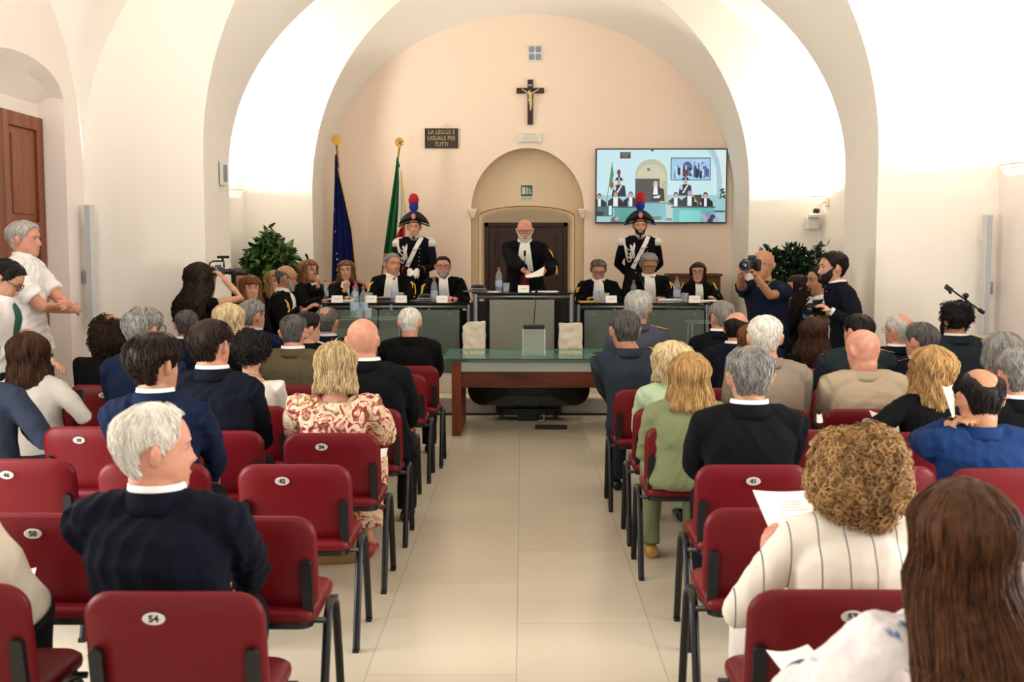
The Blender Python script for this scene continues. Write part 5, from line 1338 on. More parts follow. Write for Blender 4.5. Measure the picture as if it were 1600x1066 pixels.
# ------------------------------------------------------------------ public table
TX0, TX1, TY0, TY1, TZ = U(690, 560, Y=9.75).x, 1.02, 9.72, 10.72, .715
r = empty('glass_table', ((TX0 + TX1) / 2, (TY0 + TY1) / 2, 0), 0, 'wide table with clear green glass top on cherry wood legs, between the two audience blocks', 'table')
cx, cy = (TX0 + TX1) / 2, (TY0 + TY1) / 2; tw, td = TX1 - TX0, TY1 - TY0
t = MB(); t.box((0, 0, TZ - .007), (tw, td, .014)); t.build('glass_top', glass_mat('table_glass', '#6FA494', .45, .03), r, smooth=False, bevel=.001)
t = MB()
for sy in (-1, 1): t.box((0, sy * (td / 2 - .002), TZ - .007), (tw, .004, .0135))
t.build('glass_edge', mat('green_glass_edge', '#5FA890', .15, trans=.3), r, smooth=False)
for sx in (-1, 1):
    l = MB(); l.box((sx * (tw / 2 - .13), 0, .335), (.085, td - .12, .67)); l.build('leg', wood_table, r, smooth=False, bevel=.004)
for sy in (-1, 1):
    a = MB(); a.box((0, sy * (td / 2 - .09), .515), (tw - .345, .03, .145)); a.build('apron', wood_apron, r, smooth=False, bevel=.003)
    a = MB(); a.box((0, sy * (td / 2 - .085), .630), (tw - .345, .02, .083)); a.build('frosted_strip', frost_w, r, smooth=False, bevel=.002)
k = MB()
for xx in (-tw / 2 + .2, 0, tw / 2 - .2):
    for yy in (-td / 2 + .1, td / 2 - .1): k.tube([(xx, yy, .67), (xx, yy, TZ - .014)], .012, 10)
k.build('spacers', steel, r, sharp=40)
# acrylic microphone box on the table
xa = U(834, 545, Y=10.1).x; r = empty('acrylic_lectern_box', (xa, 10.08, TZ), 0, 'clear acrylic box standing on the glass table under a microphone base', 'box')
t = MB(); w_, h_, d_ = .205, .245, .16
for sx in (-1, 1): t.box((sx * w_ / 2, 0, h_ / 2), (.005, d_, h_))
t.box((0, -d_ / 2, h_ / 2), (w_, .005, h_)); t.box((0, d_ / 2, h_ / 2), (w_, .005, h_)); t.box((0, 0, h_ - .003), (w_, d_, .006)); t.build('box', glass_mat('acrylic', '#D5E6DE', .12, .03), r, smooth=False)
t = MB()
for sx in (-1, 1):
    for sy in (-1, 1): t.box((sx * w_ / 2, sy * d_ / 2, h_ / 2), (.006, .006, h_))
t.build('edges', mat('acrylic_edge', '#CFE0DA', .1), r, smooth=False)
def gooseneck(label, loc, top_off, base=(.19, .13, .03), name='gooseneck_microphone', bend=0):
    r = empty(name, loc, 0, label, 'microphone'); b = MB(); b.box((0, 0, base[2] / 2), base); b.build('base', black_plastic, r, bevel=.006)
    n = MB(); tx, ty, tz = top_off; P_ = [(tx * t ** (1 + bend) , ty * t ** 2, base[2] + (tz - base[2]) * t) for t in np.linspace(0, 1, 10)]; n.tube(P_, .0045, 8); n.build('neck', black_metal, r)
    m = MB(); d = np.array(P_[-1]) - np.array(P_[-2]); d /= np.linalg.norm(d); e = np.array(P_[-1]); m.tube([e - d * .005, e, e + d * .03, e + d * .055, e + d * .06], [.006, .012, .014, .012, .004], 10); m.build('capsule', mat('mic_foam', '#111113', .9), r)
    return r
gooseneck('microphone with tall thin neck on the acrylic box at the table centre', (xa, 10.08, TZ + .245), (.02, .0, U(838, 457, Y=10.1).z - TZ - .245 - .03), (.20, .14, .035))

# stone blocks on the step in front of the centre bench
block_m = mat('limestone_block', '#F0E9D6', .85, bump=(18, .6, .012), mix=('#DFD4B8', 7, .4, .7))
rs = np.random.RandomState(3)
for (pa, pb, pt, lab, seed) in ((723, 758, 503, 'rough pale limestone block with worn carving, left of the centre bench', 1), (873, 910, 505, 'pale limestone block with a small worn relief, right of the centre bench', 5)):
    xa_, xb_ = U(pa, 520, Y=11.5).x, U(pb, 520, Y=11.5).x; zt = U(740, pt, Y=11.5).z
    r = empty('stone_block', ((xa_ + xb_) / 2, 11.54, DAIS), 0, lab, 'stone block', None); w_ = xb_ - xa_; h = zt - DAIS
    q = MB(); q.box((0, 0, h / 2), (w_, .13, h))
    def post(V, N_, s=seed, w_=w_, h=h):
        V = V.copy()
        for i, v in enumerate(V):
            V[i] = v + N_[i] * .012 * (noise.noise(Vector(v * 14) + Vector((s, 0, 0))) - .1)
            if s == 1 and v[0] < -w_ * .25 and v[2] > h * .82: V[i][2] -= (-w_ * .25 - v[0]) * .8
        return V
    remesh(q, 'block', block_m, r, .008, 2, post=post)
    q = MB(); zc = h * (.3 if seed == 1 else .42); xo = -.04 if seed == 1 else .0
    for a in range(5): an = a * 1.3; q.tube([(xo + .035 * math.cos(an), -.068, zc + .03 * math.sin(an)), (xo + .028 * math.cos(an + .9), -.070, zc + .034 * math.sin(an + .7))], .005, 5)
    q.build('worn_relief', mat('relief_tan_stone', '#A8966E', .9), r)  # relief strokes in a darker tan than the block

# black screen trolley seen from behind, and a power strip on the floor
r = empty('screen_trolley', (U(826, 640, Y=10.9).x, 10.86, 0), 0, 'black curved screen housing on a low trolley base under the table', 'screen trolley')
q = MB(); R_ = []; wid = U(920, 630, Y=10.9).x - U(732, 630, Y=10.9).x
for y, s_ in ((-.10, .97), (-.09, 1), (.06, 1), (.08, .97)):
    O = rrect(wid * s_, .36 * s_, .03, 6, .16); R_.append(np.stack([O[:, 0], np.full(len(O), y), O[:, 1] + .32], 1))
q.rings(R_); bd = q.build('housing', mat('black_gloss_plastic', '#0E0F11', .3), r, sharp=40)
q = MB()
for x0, x1 in ((-.22, .20),): q.box((0, -.112, .35), (x1 - x0, .02, .22))
q.box((.30, -.108, .4), (.16, .015, .14)); q.box((0, -.125, .41), (.30, .012, .05)); q.build('rear_panel', black_plastic, bd, bevel=.004)
q = MB(); O = rrect(.66, .30, .09, 6); q.rings([np.stack([O[:, 0], O[:, 1] - .02, np.full(len(O), z)], 1) for z in (.06, .115)]); q.box((0, -.10, .05), (.22, .18, .10)); q.tube([(-.12, -.06, .1), (-.12, -.06, .3)], .014, 8); q.tube([(.12, -.06, .1), (.12, -.06, .3)], .014, 8); q.build('trolley_base', black_plastic, r, sharp=40)
for sx in (-1, 1):
    for yy in (-.13, .10):
        q = MB(); q.tube([(sx * .27, yy - .012, .024), (sx * .27, yy + .012, .024)], .024, 12); q.box((sx * .27, yy, .05), (.03, .03, .025)); q.build('caster', black_metal, r, sharp=40)
ps = U(861, 670, Z=0); r = empty('power_strip', (ps.x, ps.y, 0), math.radians(-3), 'flat black power strip lying on the floor in front of the table', 'power strip')
q = MB(); q.box((0, 0, .016), (.30, .09, .032)); bd = q.build('housing', black_plastic, r, bevel=.005)
q = MB(); q.tube([(-.12, 0, .033), (-.12, 0, .035)], .012, 10); q.tube([(.12, 0, .033), (.12, 0, .035)], .012, 10); q.build('switch', steel, bd, sharp=40)
q = MB(); q.tube([(ps.x - .15, ps.y + .01, .02), (ps.x - .19, ps.y + .14, .012), (ps.x - .12, ps.y + .32, .02), (ps.x - .06, ps.y + .40, .02), (ps.x - .06, ps.y + .46, .07)], .006, 8); tag(q.build('power_cable', mat('grey_cable', '#B8B8B4', .5)), 'thin grey cable running from the power strip up behind the table', 'cable')

# ------------------------------------------------------------------ things on the benches
pet = glass_mat('clear_bottle_plastic', '#C8D4D8', .22, .08); water_label = mat('bottle_label_blue', '#9FB4CC', .5); cap_pink = mat('pink_bottle_cap', '#B8245C', .4); tumbler_g = glass_mat('tumbler_glass', '#C8D6DA', .28, .04)
paper_m = mat('white_paper', '#EDEBE6', .8); card_m = mat('white_name_card', '#F2F0EA', .7)
def make_bottle():
    r = empty('water_bottle', (0, 0, 0))
    b = MB(); b.lathe([(.002, 0), (.030, .002), (.033, .012), (.031, .03), (.033, .05), (.031, .07), (.033, .09), (.031, .11), (.033, .135), (.030, .16), (.020, .185), (.012, .20), (.012, .215)], 18); b.build('bottle', pet, r)
    l = MB(); l.lathe([(.0335, .05), (.0338, .052), (.0338, .108), (.0335, .11)], 18); l.build('label', water_label, r, sharp=40)
    c = MB(); c.lathe([(.014, .213), (.0145, .215), (.0145, .230), (.013, .232)], 14); c.build('cap', cap_pink, r, sharp=40); return r
def make_tumbler():
    r = MB(); r.lathe([(.002, 0), (.028, .0), (.036, .09), (.034, .09), (.027, .006), (.002, .006)], 18); return r.build('drinking_glass', tumbler_g, None, sharp=40)
def make_card():
    r = empty('name_card', (0, 0, 0)); m = MB(); m.prism([(-.045, .0), (.045, 0), (0, .075)], .12, ((-.06, 0, 0), (0, 1, 0), (0, 0, 1), (1, 0, 0))); m.build('card', card_m, r, smooth=False)
    t = MB()
    for i, l in enumerate((.06, .085)): t.box((0, -.024 + .009 * i, .0365 + .015 * (1 - i) * 1.0 - .012 + .0), (l, .001, .0035), rot3(math.radians(-31), 0, 0))
    t.build('printed_lines', mat('grey_print', '#8A8A8A', .7), r, smooth=False); return r
BT = GT = CT = None; ZB = DAIS + .76; ZC = 1.236
def place(proto, px, Y, z, label, cat, group, rz=0, s=1.):
    x = U(px, 470, Y=Y).x; o = proto if 'label' not in proto else copy_tree(proto)
    o.location = (x, Y, z); o.rotation_euler = (0, 0, rz); o.scale = (s, s, s); return tag(o, label, cat, group)
BT, GT, CT = make_bottle(), make_tumbler(), make_card()
zs_ = U(560, 497, Y=10.6).z
gb = 'water bottles on the desks'
for px, Y, z, lab, s in ((509, 12.3, ZB, 'small clear bottle beside the bent microphone at the left end of the bench', 1), (556, 12.2, ZB, 'clear water bottle in front of the woman with wavy hair', .95),
        (616, 11.9, ZB, 'blue-labelled bottle before the grey-haired judge on the left bench', 1.15), (678.5, 11.9, ZB, 'bottle on the left bench before the judge with black glasses', 1.15),
        (779.5, 11.75, ZC, 'water bottle with pink cap on the centre bench, left of the speaker', 1.15), (932, 11.9, ZB, 'water bottle before the judge reading right of the centre bench', 1.15),
        (990, 12.3, ZB, 'bottle behind the silver-haired officer on the right bench', 1.0), (1057.5, 11.95, ZB, 'tall bottle left of the woman judge on the right bench', 1.2),
        (554, 10.62, zs_, 'large water bottle with pink cap on the left side desk', 1.35), (568, 10.75, zs_, 'second water bottle behind the pink-capped one on the side desk', 1.3), (470, 10.75, .18 + .72, 'bottle with pink cap by the hand of the bald judge in profile', 1.0)):
    if s > 1.3: place(BT, px, Y, z, lab, 'bottle', gb, s=s)
    else: place(BT, px, Y, z, lab, 'bottle', gb, s=s)
side_desk('narrow glass desk under the hand of the bald judge in profile', 455, 486, 10.6, .18 + .72, .3, .0)
gg = 'drinking glasses on the desks'
for px, Y, z, lab in ((577, 12.0, ZB, 'drinking glass left of the first name card pair'), (626, 12.1, ZB, 'drinking glass behind the name card of the grey-haired judge'), (691, 12.05, ZB, 'drinking glass behind the name card of the judge with black glasses'),
        (791, 11.75, ZC, 'drinking glass beside the pink-capped bottle on the centre bench'), (947, 11.95, ZB, 'drinking glass before the judge with lowered head'), (1070, 11.95, ZB, 'drinking glass beside the tall bottle on the right bench'),
        (561, 10.6, zs_, 'left one of the upturned tumblers beside the large bottle'), (575, 10.58, zs_, 'right one of the tumblers beside the large bottle')):
    place(GT, px, Y, z, lab, 'glass', gg, s=1.1)
gc = 'white folded name cards on the benches'
for px, Y, z, lab in ((527, 11.85, ZB, 'white name card before the woman with wavy light-brown hair'), (580, 11.85, ZB, 'white name card left of the grey-haired judge'), (627, 11.85, ZB, 'white name card right of the blue-labelled bottle'),
        (691, 11.82, ZB, 'white name card before the judge with black-rimmed glasses'), (818, 11.68, ZC, 'white name card on the centre bench before the standing judge'), (955, 11.85, ZB, 'white name card right of the reading judge\'s glass'), (1085, 11.85, ZB, 'white name card before the woman judge with glasses')):
    place(CT, px, Y, z, lab, 'name card', gc)
gooseneck('thin bent microphone rising to the upper left at the left end of the bench', (U(510, 460, Y=12.2).x, 12.2, ZB), (U(481, 404, Y=12.2).x - U(510, 460, Y=12.2).x, 0, U(481, 404, Y=12.2).z - ZB), (.14, .1, .03))
gooseneck('short microphone before the standing judge on the centre bench', (U(820, 450, Y=11.95).x, 11.95, ZC), (0, 0, U(820, 394, Y=11.95).z - ZC - .04), (.10, .1, .02))
gooseneck('slim microphone before the judge with dark glasses on the right bench', (U(1012, 460, Y=12.25).x, 12.25, ZB), (U(1002, 428, Y=12.25).x - U(1012, 460, Y=12.25).x, 0, .24), (.12, .09, .025))
def sheets(label, px, Y, z, w_, d, n=1, rz=0, cat='papers', name='paper_stack', m=None):
    q = MB(); rr = np.random.RandomState(int(px * 3))
    for i in range(n): q.box((rr.uniform(-.01, .01), rr.uniform(-.01, .01), .0015 + .003 * i), (w_, d, .0028), rot3(0, 0, rr.uniform(-.12, .12)))
    o = q.build(name, m or paper_m, None, smooth=False); o.location = (U(px, 470, Y=Y).x, Y, z); o.rotation_euler = (0, 0, rz); return tag(o, label, cat)
sheets('loose white papers on the centre bench right of the speaker', 852, 11.78, ZC, .26, .2, 3, .1)
sheets('white sheets on the centre bench left of the bottle', 768, 11.8, ZC, .2, .16, 2, -.1)
sheets('papers under the hands of the right-end woman judge', 1100, 12.15, ZB, .3, .2, 3, .2)
sheets('thick pile of papers left of the tall bottle on the right bench', 1047, 12.2, ZB, .24, .2, 7, -.2)
sheets('yellow folder on the right bench near the reading judge', 920, 11.95, ZB, .24, .16, 3, .05, 'folder', 'yellow_folder', mat('yellow_card', '#D2B05A', .7))
sheets('papers beside the first name card at the left end of the bench', 536, 12.0, ZB, .2, .16, 6, .2)
sheets('white papers on the left side desk by its left end', 500, 10.7, zs_, .22, .2, 5, .2)
q = MB(); q.box((0, 0, .02), (.24, .18, .035)); b_ = q.build('thick_book', mat('dark_book_cover', '#1A1A1E', .5), None, bevel=.004); b_.location = (U(598, 470, Y=12.1).x, 12.1, ZB + .003); tag(b_, 'thick dark book lying before the grey-haired judge', 'book')
def toque(px, Y, z, label):
    r = empty('velvet_hat', (U(px, 440, Y=Y).x, Y, z), 0, label, 'hat'); q = MB(); q.lathe([(.002, 0), (.16, .0), (.168, .008), (.10, .016), (.088, .03), (.078, .055), (.072, .07), (.05, .078), (.002, .08)], 24); q.build('crown', mat('black_velvet', '#09090A', .9, sheen=.3), r, sharp=50)
    q = MB(); q.lathe([(.086, .022), (.089, .024), (.087, .036), (.084, .038)], 24); q.build('cord', mat('silver_cord', '#A8A49A', .5), r); return r
toque(747, 11.85, ZC, 'black velvet judge\'s cap with broad brim on the centre bench'); toque(664, 12.15, ZB, 'black velvet cap on the left bench, between the two men judges')
c_ = U(836, 424, Y=12.15)
def held_sheet(label, pts, name='paper_sheet', lines=True, bend=.01, group=None, thick=.0012):
    """pts: 4 world corners tl,tr,br,bl"""
    A, B, Cc, Dd = [np.array(p, float) for p in pts]; n = 8; nn = np.cross(B - A, Dd - A); nn /= np.linalg.norm(nn); G = []
    for i in range(n + 1):
        row = []
        for j in range(n + 1):
            u, v = j / n, i / n; p = (A * (1 - u) + B * u) * (1 - v) + (Dd * (1 - u) + Cc * u) * v; row.append(p + nn * bend * math.sin(PI * u) * (1 - .5 * v))
        G.append(row)
    G = np.array(G); c = G.mean((0, 1)); r = empty(name, tuple(c), 0, label, 'paper', group)
    q = MB(); q.grid(G - c); q.grid((G - c + nn * thick)[::-1]); q.build('sheet', paper_m, r, recalc=False)
    if lines:
        t = MB(); sg = -1 if nn[1] > 0 else 1
        rr = np.random.RandomState(int(abs(c[0]) * 100))
        for i in range(12):
            v = .2 + .055 * i; hw = rr.uniform(.12, .34)
            if i in (4, 8): continue
            row = []
            for j in range(5):
                u = .5 + hw * (j / 4 * 2 - 1)
                row.append([(A * (1 - u) + B * u) * (1 - vv) + (Dd * (1 - u) + Cc * u) * vv + nn * (bend * math.sin(PI * u) * (1 - .5 * vv) + (thick + .0006 if sg > 0 else -.0008)) - c for vv in (v, v + .008)])
            t.grid(np.array(row).transpose(1, 0, 2))
        t.build('printed_text', mat('grey_print', '#8A8A8A', .7), r, recalc=False)
    return r
W3 = lambda px, py, Y: tuple(U(px, py, Y=Y))
held_sheet('white sheet held by the standing judge at the centre', (W3(820, 431, 12.0), W3(851, 416, 12.1), W3(848, 431, 12.0), W3(822, 434, 11.95)), lines=False)
held_sheet('white printed document held up by the curly-haired woman', (W3(1176, 766, 3.45), W3(1283, 764, 3.5), W3(1302, 846, 3.3), W3(1212, 850, 3.25)))
held_sheet('white sheet behind the curly hair, held out by the woman in black', (W3(1358, 641, 5.75), W3(1408, 652, 5.75), W3(1406, 686, 5.6), W3(1372, 672, 5.6)), lines=False)
held_sheet('white sheet between the wavy blonde hair and the bald man in bright blue', (W3(1473, 604, 5.2), W3(1490, 600, 5.2), W3(1492, 650, 5.0), W3(1488, 652, 5.0)), lines=False)
held_sheet('blank white paper in the hand of the long-haired woman, lower right', (W3(1197, 1016, 2.42), W3(1262, 1007, 2.45), W3(1312, 1058, 2.3), W3(1240, 1072, 2.25)), lines=False)
held_sheet('white sheet in the lap by the beige jacket man', (W3(1276, 646, 6.1), W3(1284, 646, 6.1), W3(1286, 660, 6.0), W3(1276, 660, 6.0)), lines=False)
held_sheet('rolled white paper beside the floral dress at chair 34', (W3(592, 702, 5.4), W3(606, 700, 5.5), W3(604, 712, 5.5), W3(594, 718, 5.4)), lines=False)
held_sheet('folded white paper held at the left edge, near the grey-blue sleeve', (W3(52, 657, 5.7), W3(68, 652, 5.8), W3(70, 668, 5.7), W3(52, 668, 5.6)), lines=False)
held_sheet('white paper next to the cream sleeve in the lower left corner', (W3(30, 896, 3.3), W3(57, 887, 3.4), W3(52, 906, 3.3), W3(34, 930, 3.3)), lines=False)
cs = U(1160, 921, Z=.478); sheets('white sheet left on the empty aisle chair on the right', 1160, cs.y + .03, .479, .16, .11, 1, .1, 'paper', 'paper_sheet'); 
p_ = U(122, 628, Y=6.45); q = MB(); q.box((0, 0, 0), (.075, .010, .15), rot3(math.radians(-25), math.radians(-12), 0)); o = q.build('phone', mat('phone_dark', '#23272E', .2), None, bevel=.003); o.location = p_; tag(o, 'dark phone in the hand of the woman in the pale grey blazer', 'phone')
# handbag under chair 42, white tumbler-like bag
bp = U(523, 885, Z=0); r = empty('handbag', (bp.x - .02, bp.y + .1, 0), .2, 'tan leather handbag on the floor under chair 42', 'bag'); q = MB(); O = rrect(.30, .16, .07, 6); q.rings([np.stack([O[:, 0] * s_, O[:, 1] * s_, np.full(len(O), z)], 1) for s_, z in ((.9, 0), (1, .02), (1.02, .09), (.94, .16), (.7, .18))]); q.build('bag_body', mat('tan_leather', '#8A6A38', .5, bump=(30, .3, .004)), r, sharp=60)
q = MB(); q.tube([(-.08, 0, .17), (-.07, .0, .27), (0, .0, .31), (.07, 0, .27), (.08, 0, .17)], .007, 8); q.build('handle', mat('tan_leather', '#8A6A38', .5), r)
# ------------------------------------------------------------------ on the end wall
YW = D_E
def wall_at(px, py, Y=YW): return U(px, py, Y=Y)
a, b = wall_at(664, 201), wall_at(716, 232); cx, cz, w_, h_ = (a.x + b.x) / 2, (a.z + b.z) / 2, b.x - a.x, a.z - b.z
bronze = mat('dark_bronze', '#3E3428', .45, metal=.5, bump=(30, .1, .002)); bronze_l = mat('light_bronze_letters', '#A89878', .4, metal=.4)
r = empty('law_plaque', (cx, YW, cz), 0, 'dark bronze plaque with raised capital letters left of the crucifix', 'plaque'); q = MB(); q.box((0, -.012, 0), (w_, .02, h_)); q.build('plate', bronze, r, bevel=.003, smooth=False)
q = MB()
for sx in (-1, 1): q.box((sx * (w_ / 2 - .006), -.026, 0), (.010, .008, h_))
for sz in (-1, 1): q.box((0, -.026, sz * (h_ / 2 - .006)), (w_, .008, .010))
q.build('rim', bronze, r, smooth=False)
for i, (s, ww) in enumerate((("LA LEGGE \u00c8", .80), ('UGUALE PER', .84), ('TUTTI', .40))):
    text_mesh(s, .078, bronze_l, 'lettering', r, (0, -.024, h_ * (.31 - .31 * i)), ext=.002, width=w_ * ww, offset=.001)
# crucifix
a, b = wall_at(807, 125), wall_at(850, 195); zc1 = wall_at(829, 141).z
r = empty('crucifix', ((a.x + b.x) / 2, YW, a.z), 0, 'dark wooden crucifix with pale carved figure high on the end wall', 'crucifix'); H = a.z - b.z; Wd = b.x - a.x; cwood = mat('crucifix_wood', '#2E1C14', .5)
q = MB(); q.box((0, -.02, -H / 2), (.072, .03, H)); q.box((0, -.021, zc1 - a.z - .01), (Wd, .03, .070)); q.build('cross', cwood, r, smooth=False, bevel=.004)
ivory = mat('ivory_figure', '#D8BE90', .5); za = zc1 - a.z; q = MB()
for sx in (-1, 1): q.tube([(sx * .115, -.042, za + .012), (sx * .065, -.046, za - .022), (sx * .022, -.052, za - .045)], [.007, .0085, .011], 8)
q.ball((-.012, -.062, za - .030), (.016, .017, .021), 12, 8); q.tube([(0, -.052, za - .04), (0, -.055, za - .085), (.004, -.055, za - .135)], [.024, .021, .020], 12)
for sx in (-1, 1): q.tube([(sx * .010, -.055, za - .135), (.006 + sx * .009, -.062, za - .185), (.004 + sx * .004, -.050, za - .245), (.003, -.052, za - .275)], [.014, .012, .009, .006], 8)
remesh(q, 'figure', ivory, r, .004, 1)
q = MB(); q.tube([(-.02, -.057, za - .12), (.0, -.060, za - .14), (.02, -.056, za - .15)], [.018, .022, .018], 10); q.build('loincloth', ivory, r)
q = MB(); q.box((0, -.038, -.075), (.05, .004, .018)); sc_ = q.build('title_scroll', mat('silver_scroll', '#C9C6BE', .4), r, smooth=False); text_mesh('INRI', .018, ink, 'lettering', sc_, (0, -.0405, -.075), ext=.0004)
# vent with four round openings
a, b = wall_at(825, 71), wall_at(847, 96); r = empty('air_vent', ((a.x + b.x) / 2, YW, (a.z + b.z) / 2), 0, 'square white vent with four round grey openings above the crucifix', 'vent'); w_, h_ = b.x - a.x, a.z - b.z
q = MB(); q.box((0, -.01, 0), (w_, .02, h_)); q.build('plate', mat('white_vent', '#E4E2DC', .5), r, smooth=False, bevel=.003)
for sx in (-1, 1):
    for sz in (-1, 1):
        q = MB(); c = (sx * w_ * .235, -.022, sz * h_ * .235); O = rrect(w_ * .40, h_ * .40, w_ * .12, 5); q.rings([np.stack([O[:, 0] * s_ + c[0], np.full(len(O), y), O[:, 1] * s_ + c[2]], 1) for s_, y in ((1, -.018), (.96, -.026), (.8, -.022))]); q.build('opening', mat('grey_grille', '#8E98A8', .5), r, sharp=40)
a, b = wall_at(810, 208), wall_at(846, 223); r = empty('framed_notice', ((a.x + b.x) / 2, YW, (a.z + b.z) / 2), 0, 'small white emergency light panel between crucifix and arch', 'emergency light'); w_, h_ = b.x - a.x, a.z - b.z
q = MB(); q.box((0, -.02, 0), (w_, .04, h_)); q.build('case', mat('white_vent', '#E4E2DC', .5), r, smooth=False, bevel=.005); q = MB(); q.box((0, -.0415, -.008), (w_ * .62, .003, h_ * .34)); q.build('diffuser', mat('pale_diffuser', '#D6CDB0', .3), r, smooth=False)
q = MB(); q.box((0, -.0415, h_ * .32), (w_ * .5, .002, h_ * .06)); q.box((0, -.0415, -h_ * .40), (w_ * .8, .002, h_ * .04)); q.build('print_line', mat('grey_print', '#8A8A8A', .7), r, smooth=False)
# exit sign on the tympanum
YT = DI; a, b = U(813, 289, Y=YT), U(833, 313, Y=YT); r = empty('exit_sign', ((a.x + b.x) / 2, YT, (a.z + b.z) / 2), 0, 'green and white emergency exit sign on the arch above the door', 'sign'); w_, h_ = b.x - a.x, a.z - b.z
q = MB(); q.box((0, -.004, 0), (w_, .006, h_)); q.build('board', mat('sign_white', '#D9D6C4', .5), r, smooth=False)
q = MB(); q.box((0, -.0085, h_ * .12), (w_ * .88, .003, h_ * .70)); g_ = q.build('green_field', mat('sign_green', '#0E5A3C', .5), r, smooth=False)
q = MB(); q.box((-w_ * .24, -.0108, h_ * .12), (w_ * .26, .002, h_ * .46)); q.box((w_ * .02, -.0108, h_ * .12), (w_ * .10, .002, h_ * .44))
q.tube([(w_ * .22, -.011, h_ * .32), (w_ * .22, -.011, h_ * .27)], .009, 6); q.tube([(w_ * .21, -.011, h_ * .25), (w_ * .24, -.011, h_ * .08), (w_ * .16, -.011, -h_ * .10)], .007, 6); q.tube([(w_ * .24, -.011, h_ * .08), (w_ * .33, -.011, -.0 * h_), (w_ * .33, -.011, -h_ * .12)], .006, 6); q.tube([(w_ * .12, -.011, h_ * .14), (w_ * .22, -.011, h_ * .2), (w_ * .34, -.011, h_ * .12)], .005, 6)
q.build('pictogram', mat('sign_white', '#D9D6C4', .5), g_, smooth=False)
text_mesh('USCITA DI', .022, mat('sign_dark', '#2A4A3A', .6), 'lettering', r, (0, -.008, -h_ * .31), ext=.0005, width=w_ * .72); text_mesh('EMERGENZA', .022, mat('sign_dark', '#2A4A3A', .6), 'lettering', r, (0, -.008, -h_ * .42), ext=.0005, width=w_ * .8)

# wall screen with its picture of the same hall
a, b = wall_at(931, 232, YW - .07), wall_at(1135, 349, YW - .07); w_, h_ = b.x - a.x, a.z - b.z
r = empty('wall_screen', ((a.x + b.x) / 2, YW, (a.z + b.z) / 2), 0, 'large flat wall screen showing the bench, the judges and the guards', 'television')
q = MB(); q.box((0, -.035, 0), (w_, .06, h_)); q.box((0, -.0, 0), (w_ * .5, .02, h_ * .5)); q.build('housing', mat('screen_black', '#0A0A0C', .3), r, smooth=False, bevel=.004)
sm = bpy.data.materials.new('screen_picture'); sm.use_nodes = True; nt = sm.node_tree; n_ = nt.nodes; at = n_.new('ShaderNodeAttribute'); at.attribute_name = 'Col'; bs = n_['Principled BSDF']
nt.links.new(at.outputs['Color'], bs.inputs['Emission Color']); bs.inputs['Emission Strength'].default_value = 1.45; bs.inputs['Base Color'].default_value = (0, 0, 0, 1); bs.inputs['Roughness'].default_value = .2
V_, F_, K_ = [], [], []
SW, SH = w_ - .03, h_ - .035
def S(pts, c):
    """polygon in picture coordinates: u 0..1600 of the zoomed screen photograph"""
    k = len(V_); lay = len(F_) * .00001
    for u, v in pts:
        u, v = min(1248, max(163, u)), min(788, max(176, v)); V_.append((((u - 705) / 1085) * SW, -.0672 - lay, -((v - 482) / 612) * SH))
    F_.append(tuple(range(k, k + len(pts)))); K_.append(srgb(c))
def Sr(x0, y0, x1, y1, c): S([(x0, y0), (x0, y1), (x1, y1), (x1, y0)], c)
def Se(cx, cy, rx, ry, c, n=18): S([(cx + rx * math.cos(2 * PI * i / n), cy - ry * math.sin(2 * PI * i / n)) for i in range(n)][::-1], c)
def Sarch(x0, x1, yb, ys, yt, c): 
    m = (x0 + x1) / 2; hw = (x1 - x0) / 2; S([(x1, yb)] + [(m + hw * math.cos(PI * i / 16), ys - (ys - yt) * math.sin(PI * i / 16)) for i in range(17)] + [(x0, yb)], c)
Sr(163, 176, 1248, 788, '#C4E4EA'); Sr(1150, 176, 1248, 788, '#D8EAE6'); S([(1080, 176), (1100, 190), (1140, 260), (1165, 340), (1175, 700), (1215, 700), (1215, 420), (1190, 270), (1150, 176)], '#A9C6D4'); Sr(163, 560, 1248, 788, '#9CC6CC')
Sarch(486, 754, 640, 390, 255, '#B8BA9C'); Sarch(500, 742, 640, 410, 300, '#C9C6A8'); Sr(486, 420, 692, 640, '#4A4446'); Sr(705, 440, 756, 640, '#B4B496')
Sr(357, 196, 446, 250, '#4A3C34'); 
for k in range(3): Sr(368 + 6 * k, 207 + 14 * k, 434 - 6 * k, 211 + 14 * k, '#A89888')
Sr(583, 328, 613, 357, '#8AA49C'); Sr(589, 334, 607, 350, '#4A6E66'); Sr(618, 176, 636, 190, '#2A2420')
S([(240, 640), (246, 640), (296, 280), (290, 280)], '#6E8A5A'); S([(292, 290), (268, 480), (285, 520), (305, 380)], '#3E8A50'); S([(283, 455), (275, 505), (300, 495), (308, 450)], '#B03A40')
Sr(783, 243, 1118, 434, '#16202C'); Sr(790, 250, 1112, 428, '#9CC8E8'); Sarch(884, 960, 400, 320, 275, '#4A5A86'); Sr(970, 262, 1075, 325, '#B8D0F4'); Sr(884, 330, 950, 400, '#3A3A54')
rr = np.random.RandomState(4)
for k in range(34):
    x = rr.uniform(800, 1095); Sr(x, rr.uniform(300, 370), x + rr.uniform(8, 22), rr.uniform(375, 420), rr.choice(['#24305A', '#182038', '#5A6CA8', '#BCD4F4', '#36406C']))
for k in range(14):
    x = rr.uniform(975, 1060); Sr(x, rr.uniform(268, 290), x + rr.uniform(5, 14), rr.uniform(295, 322), rr.choice(['#6A80C8', '#8C9EDA', '#4A58A0']))
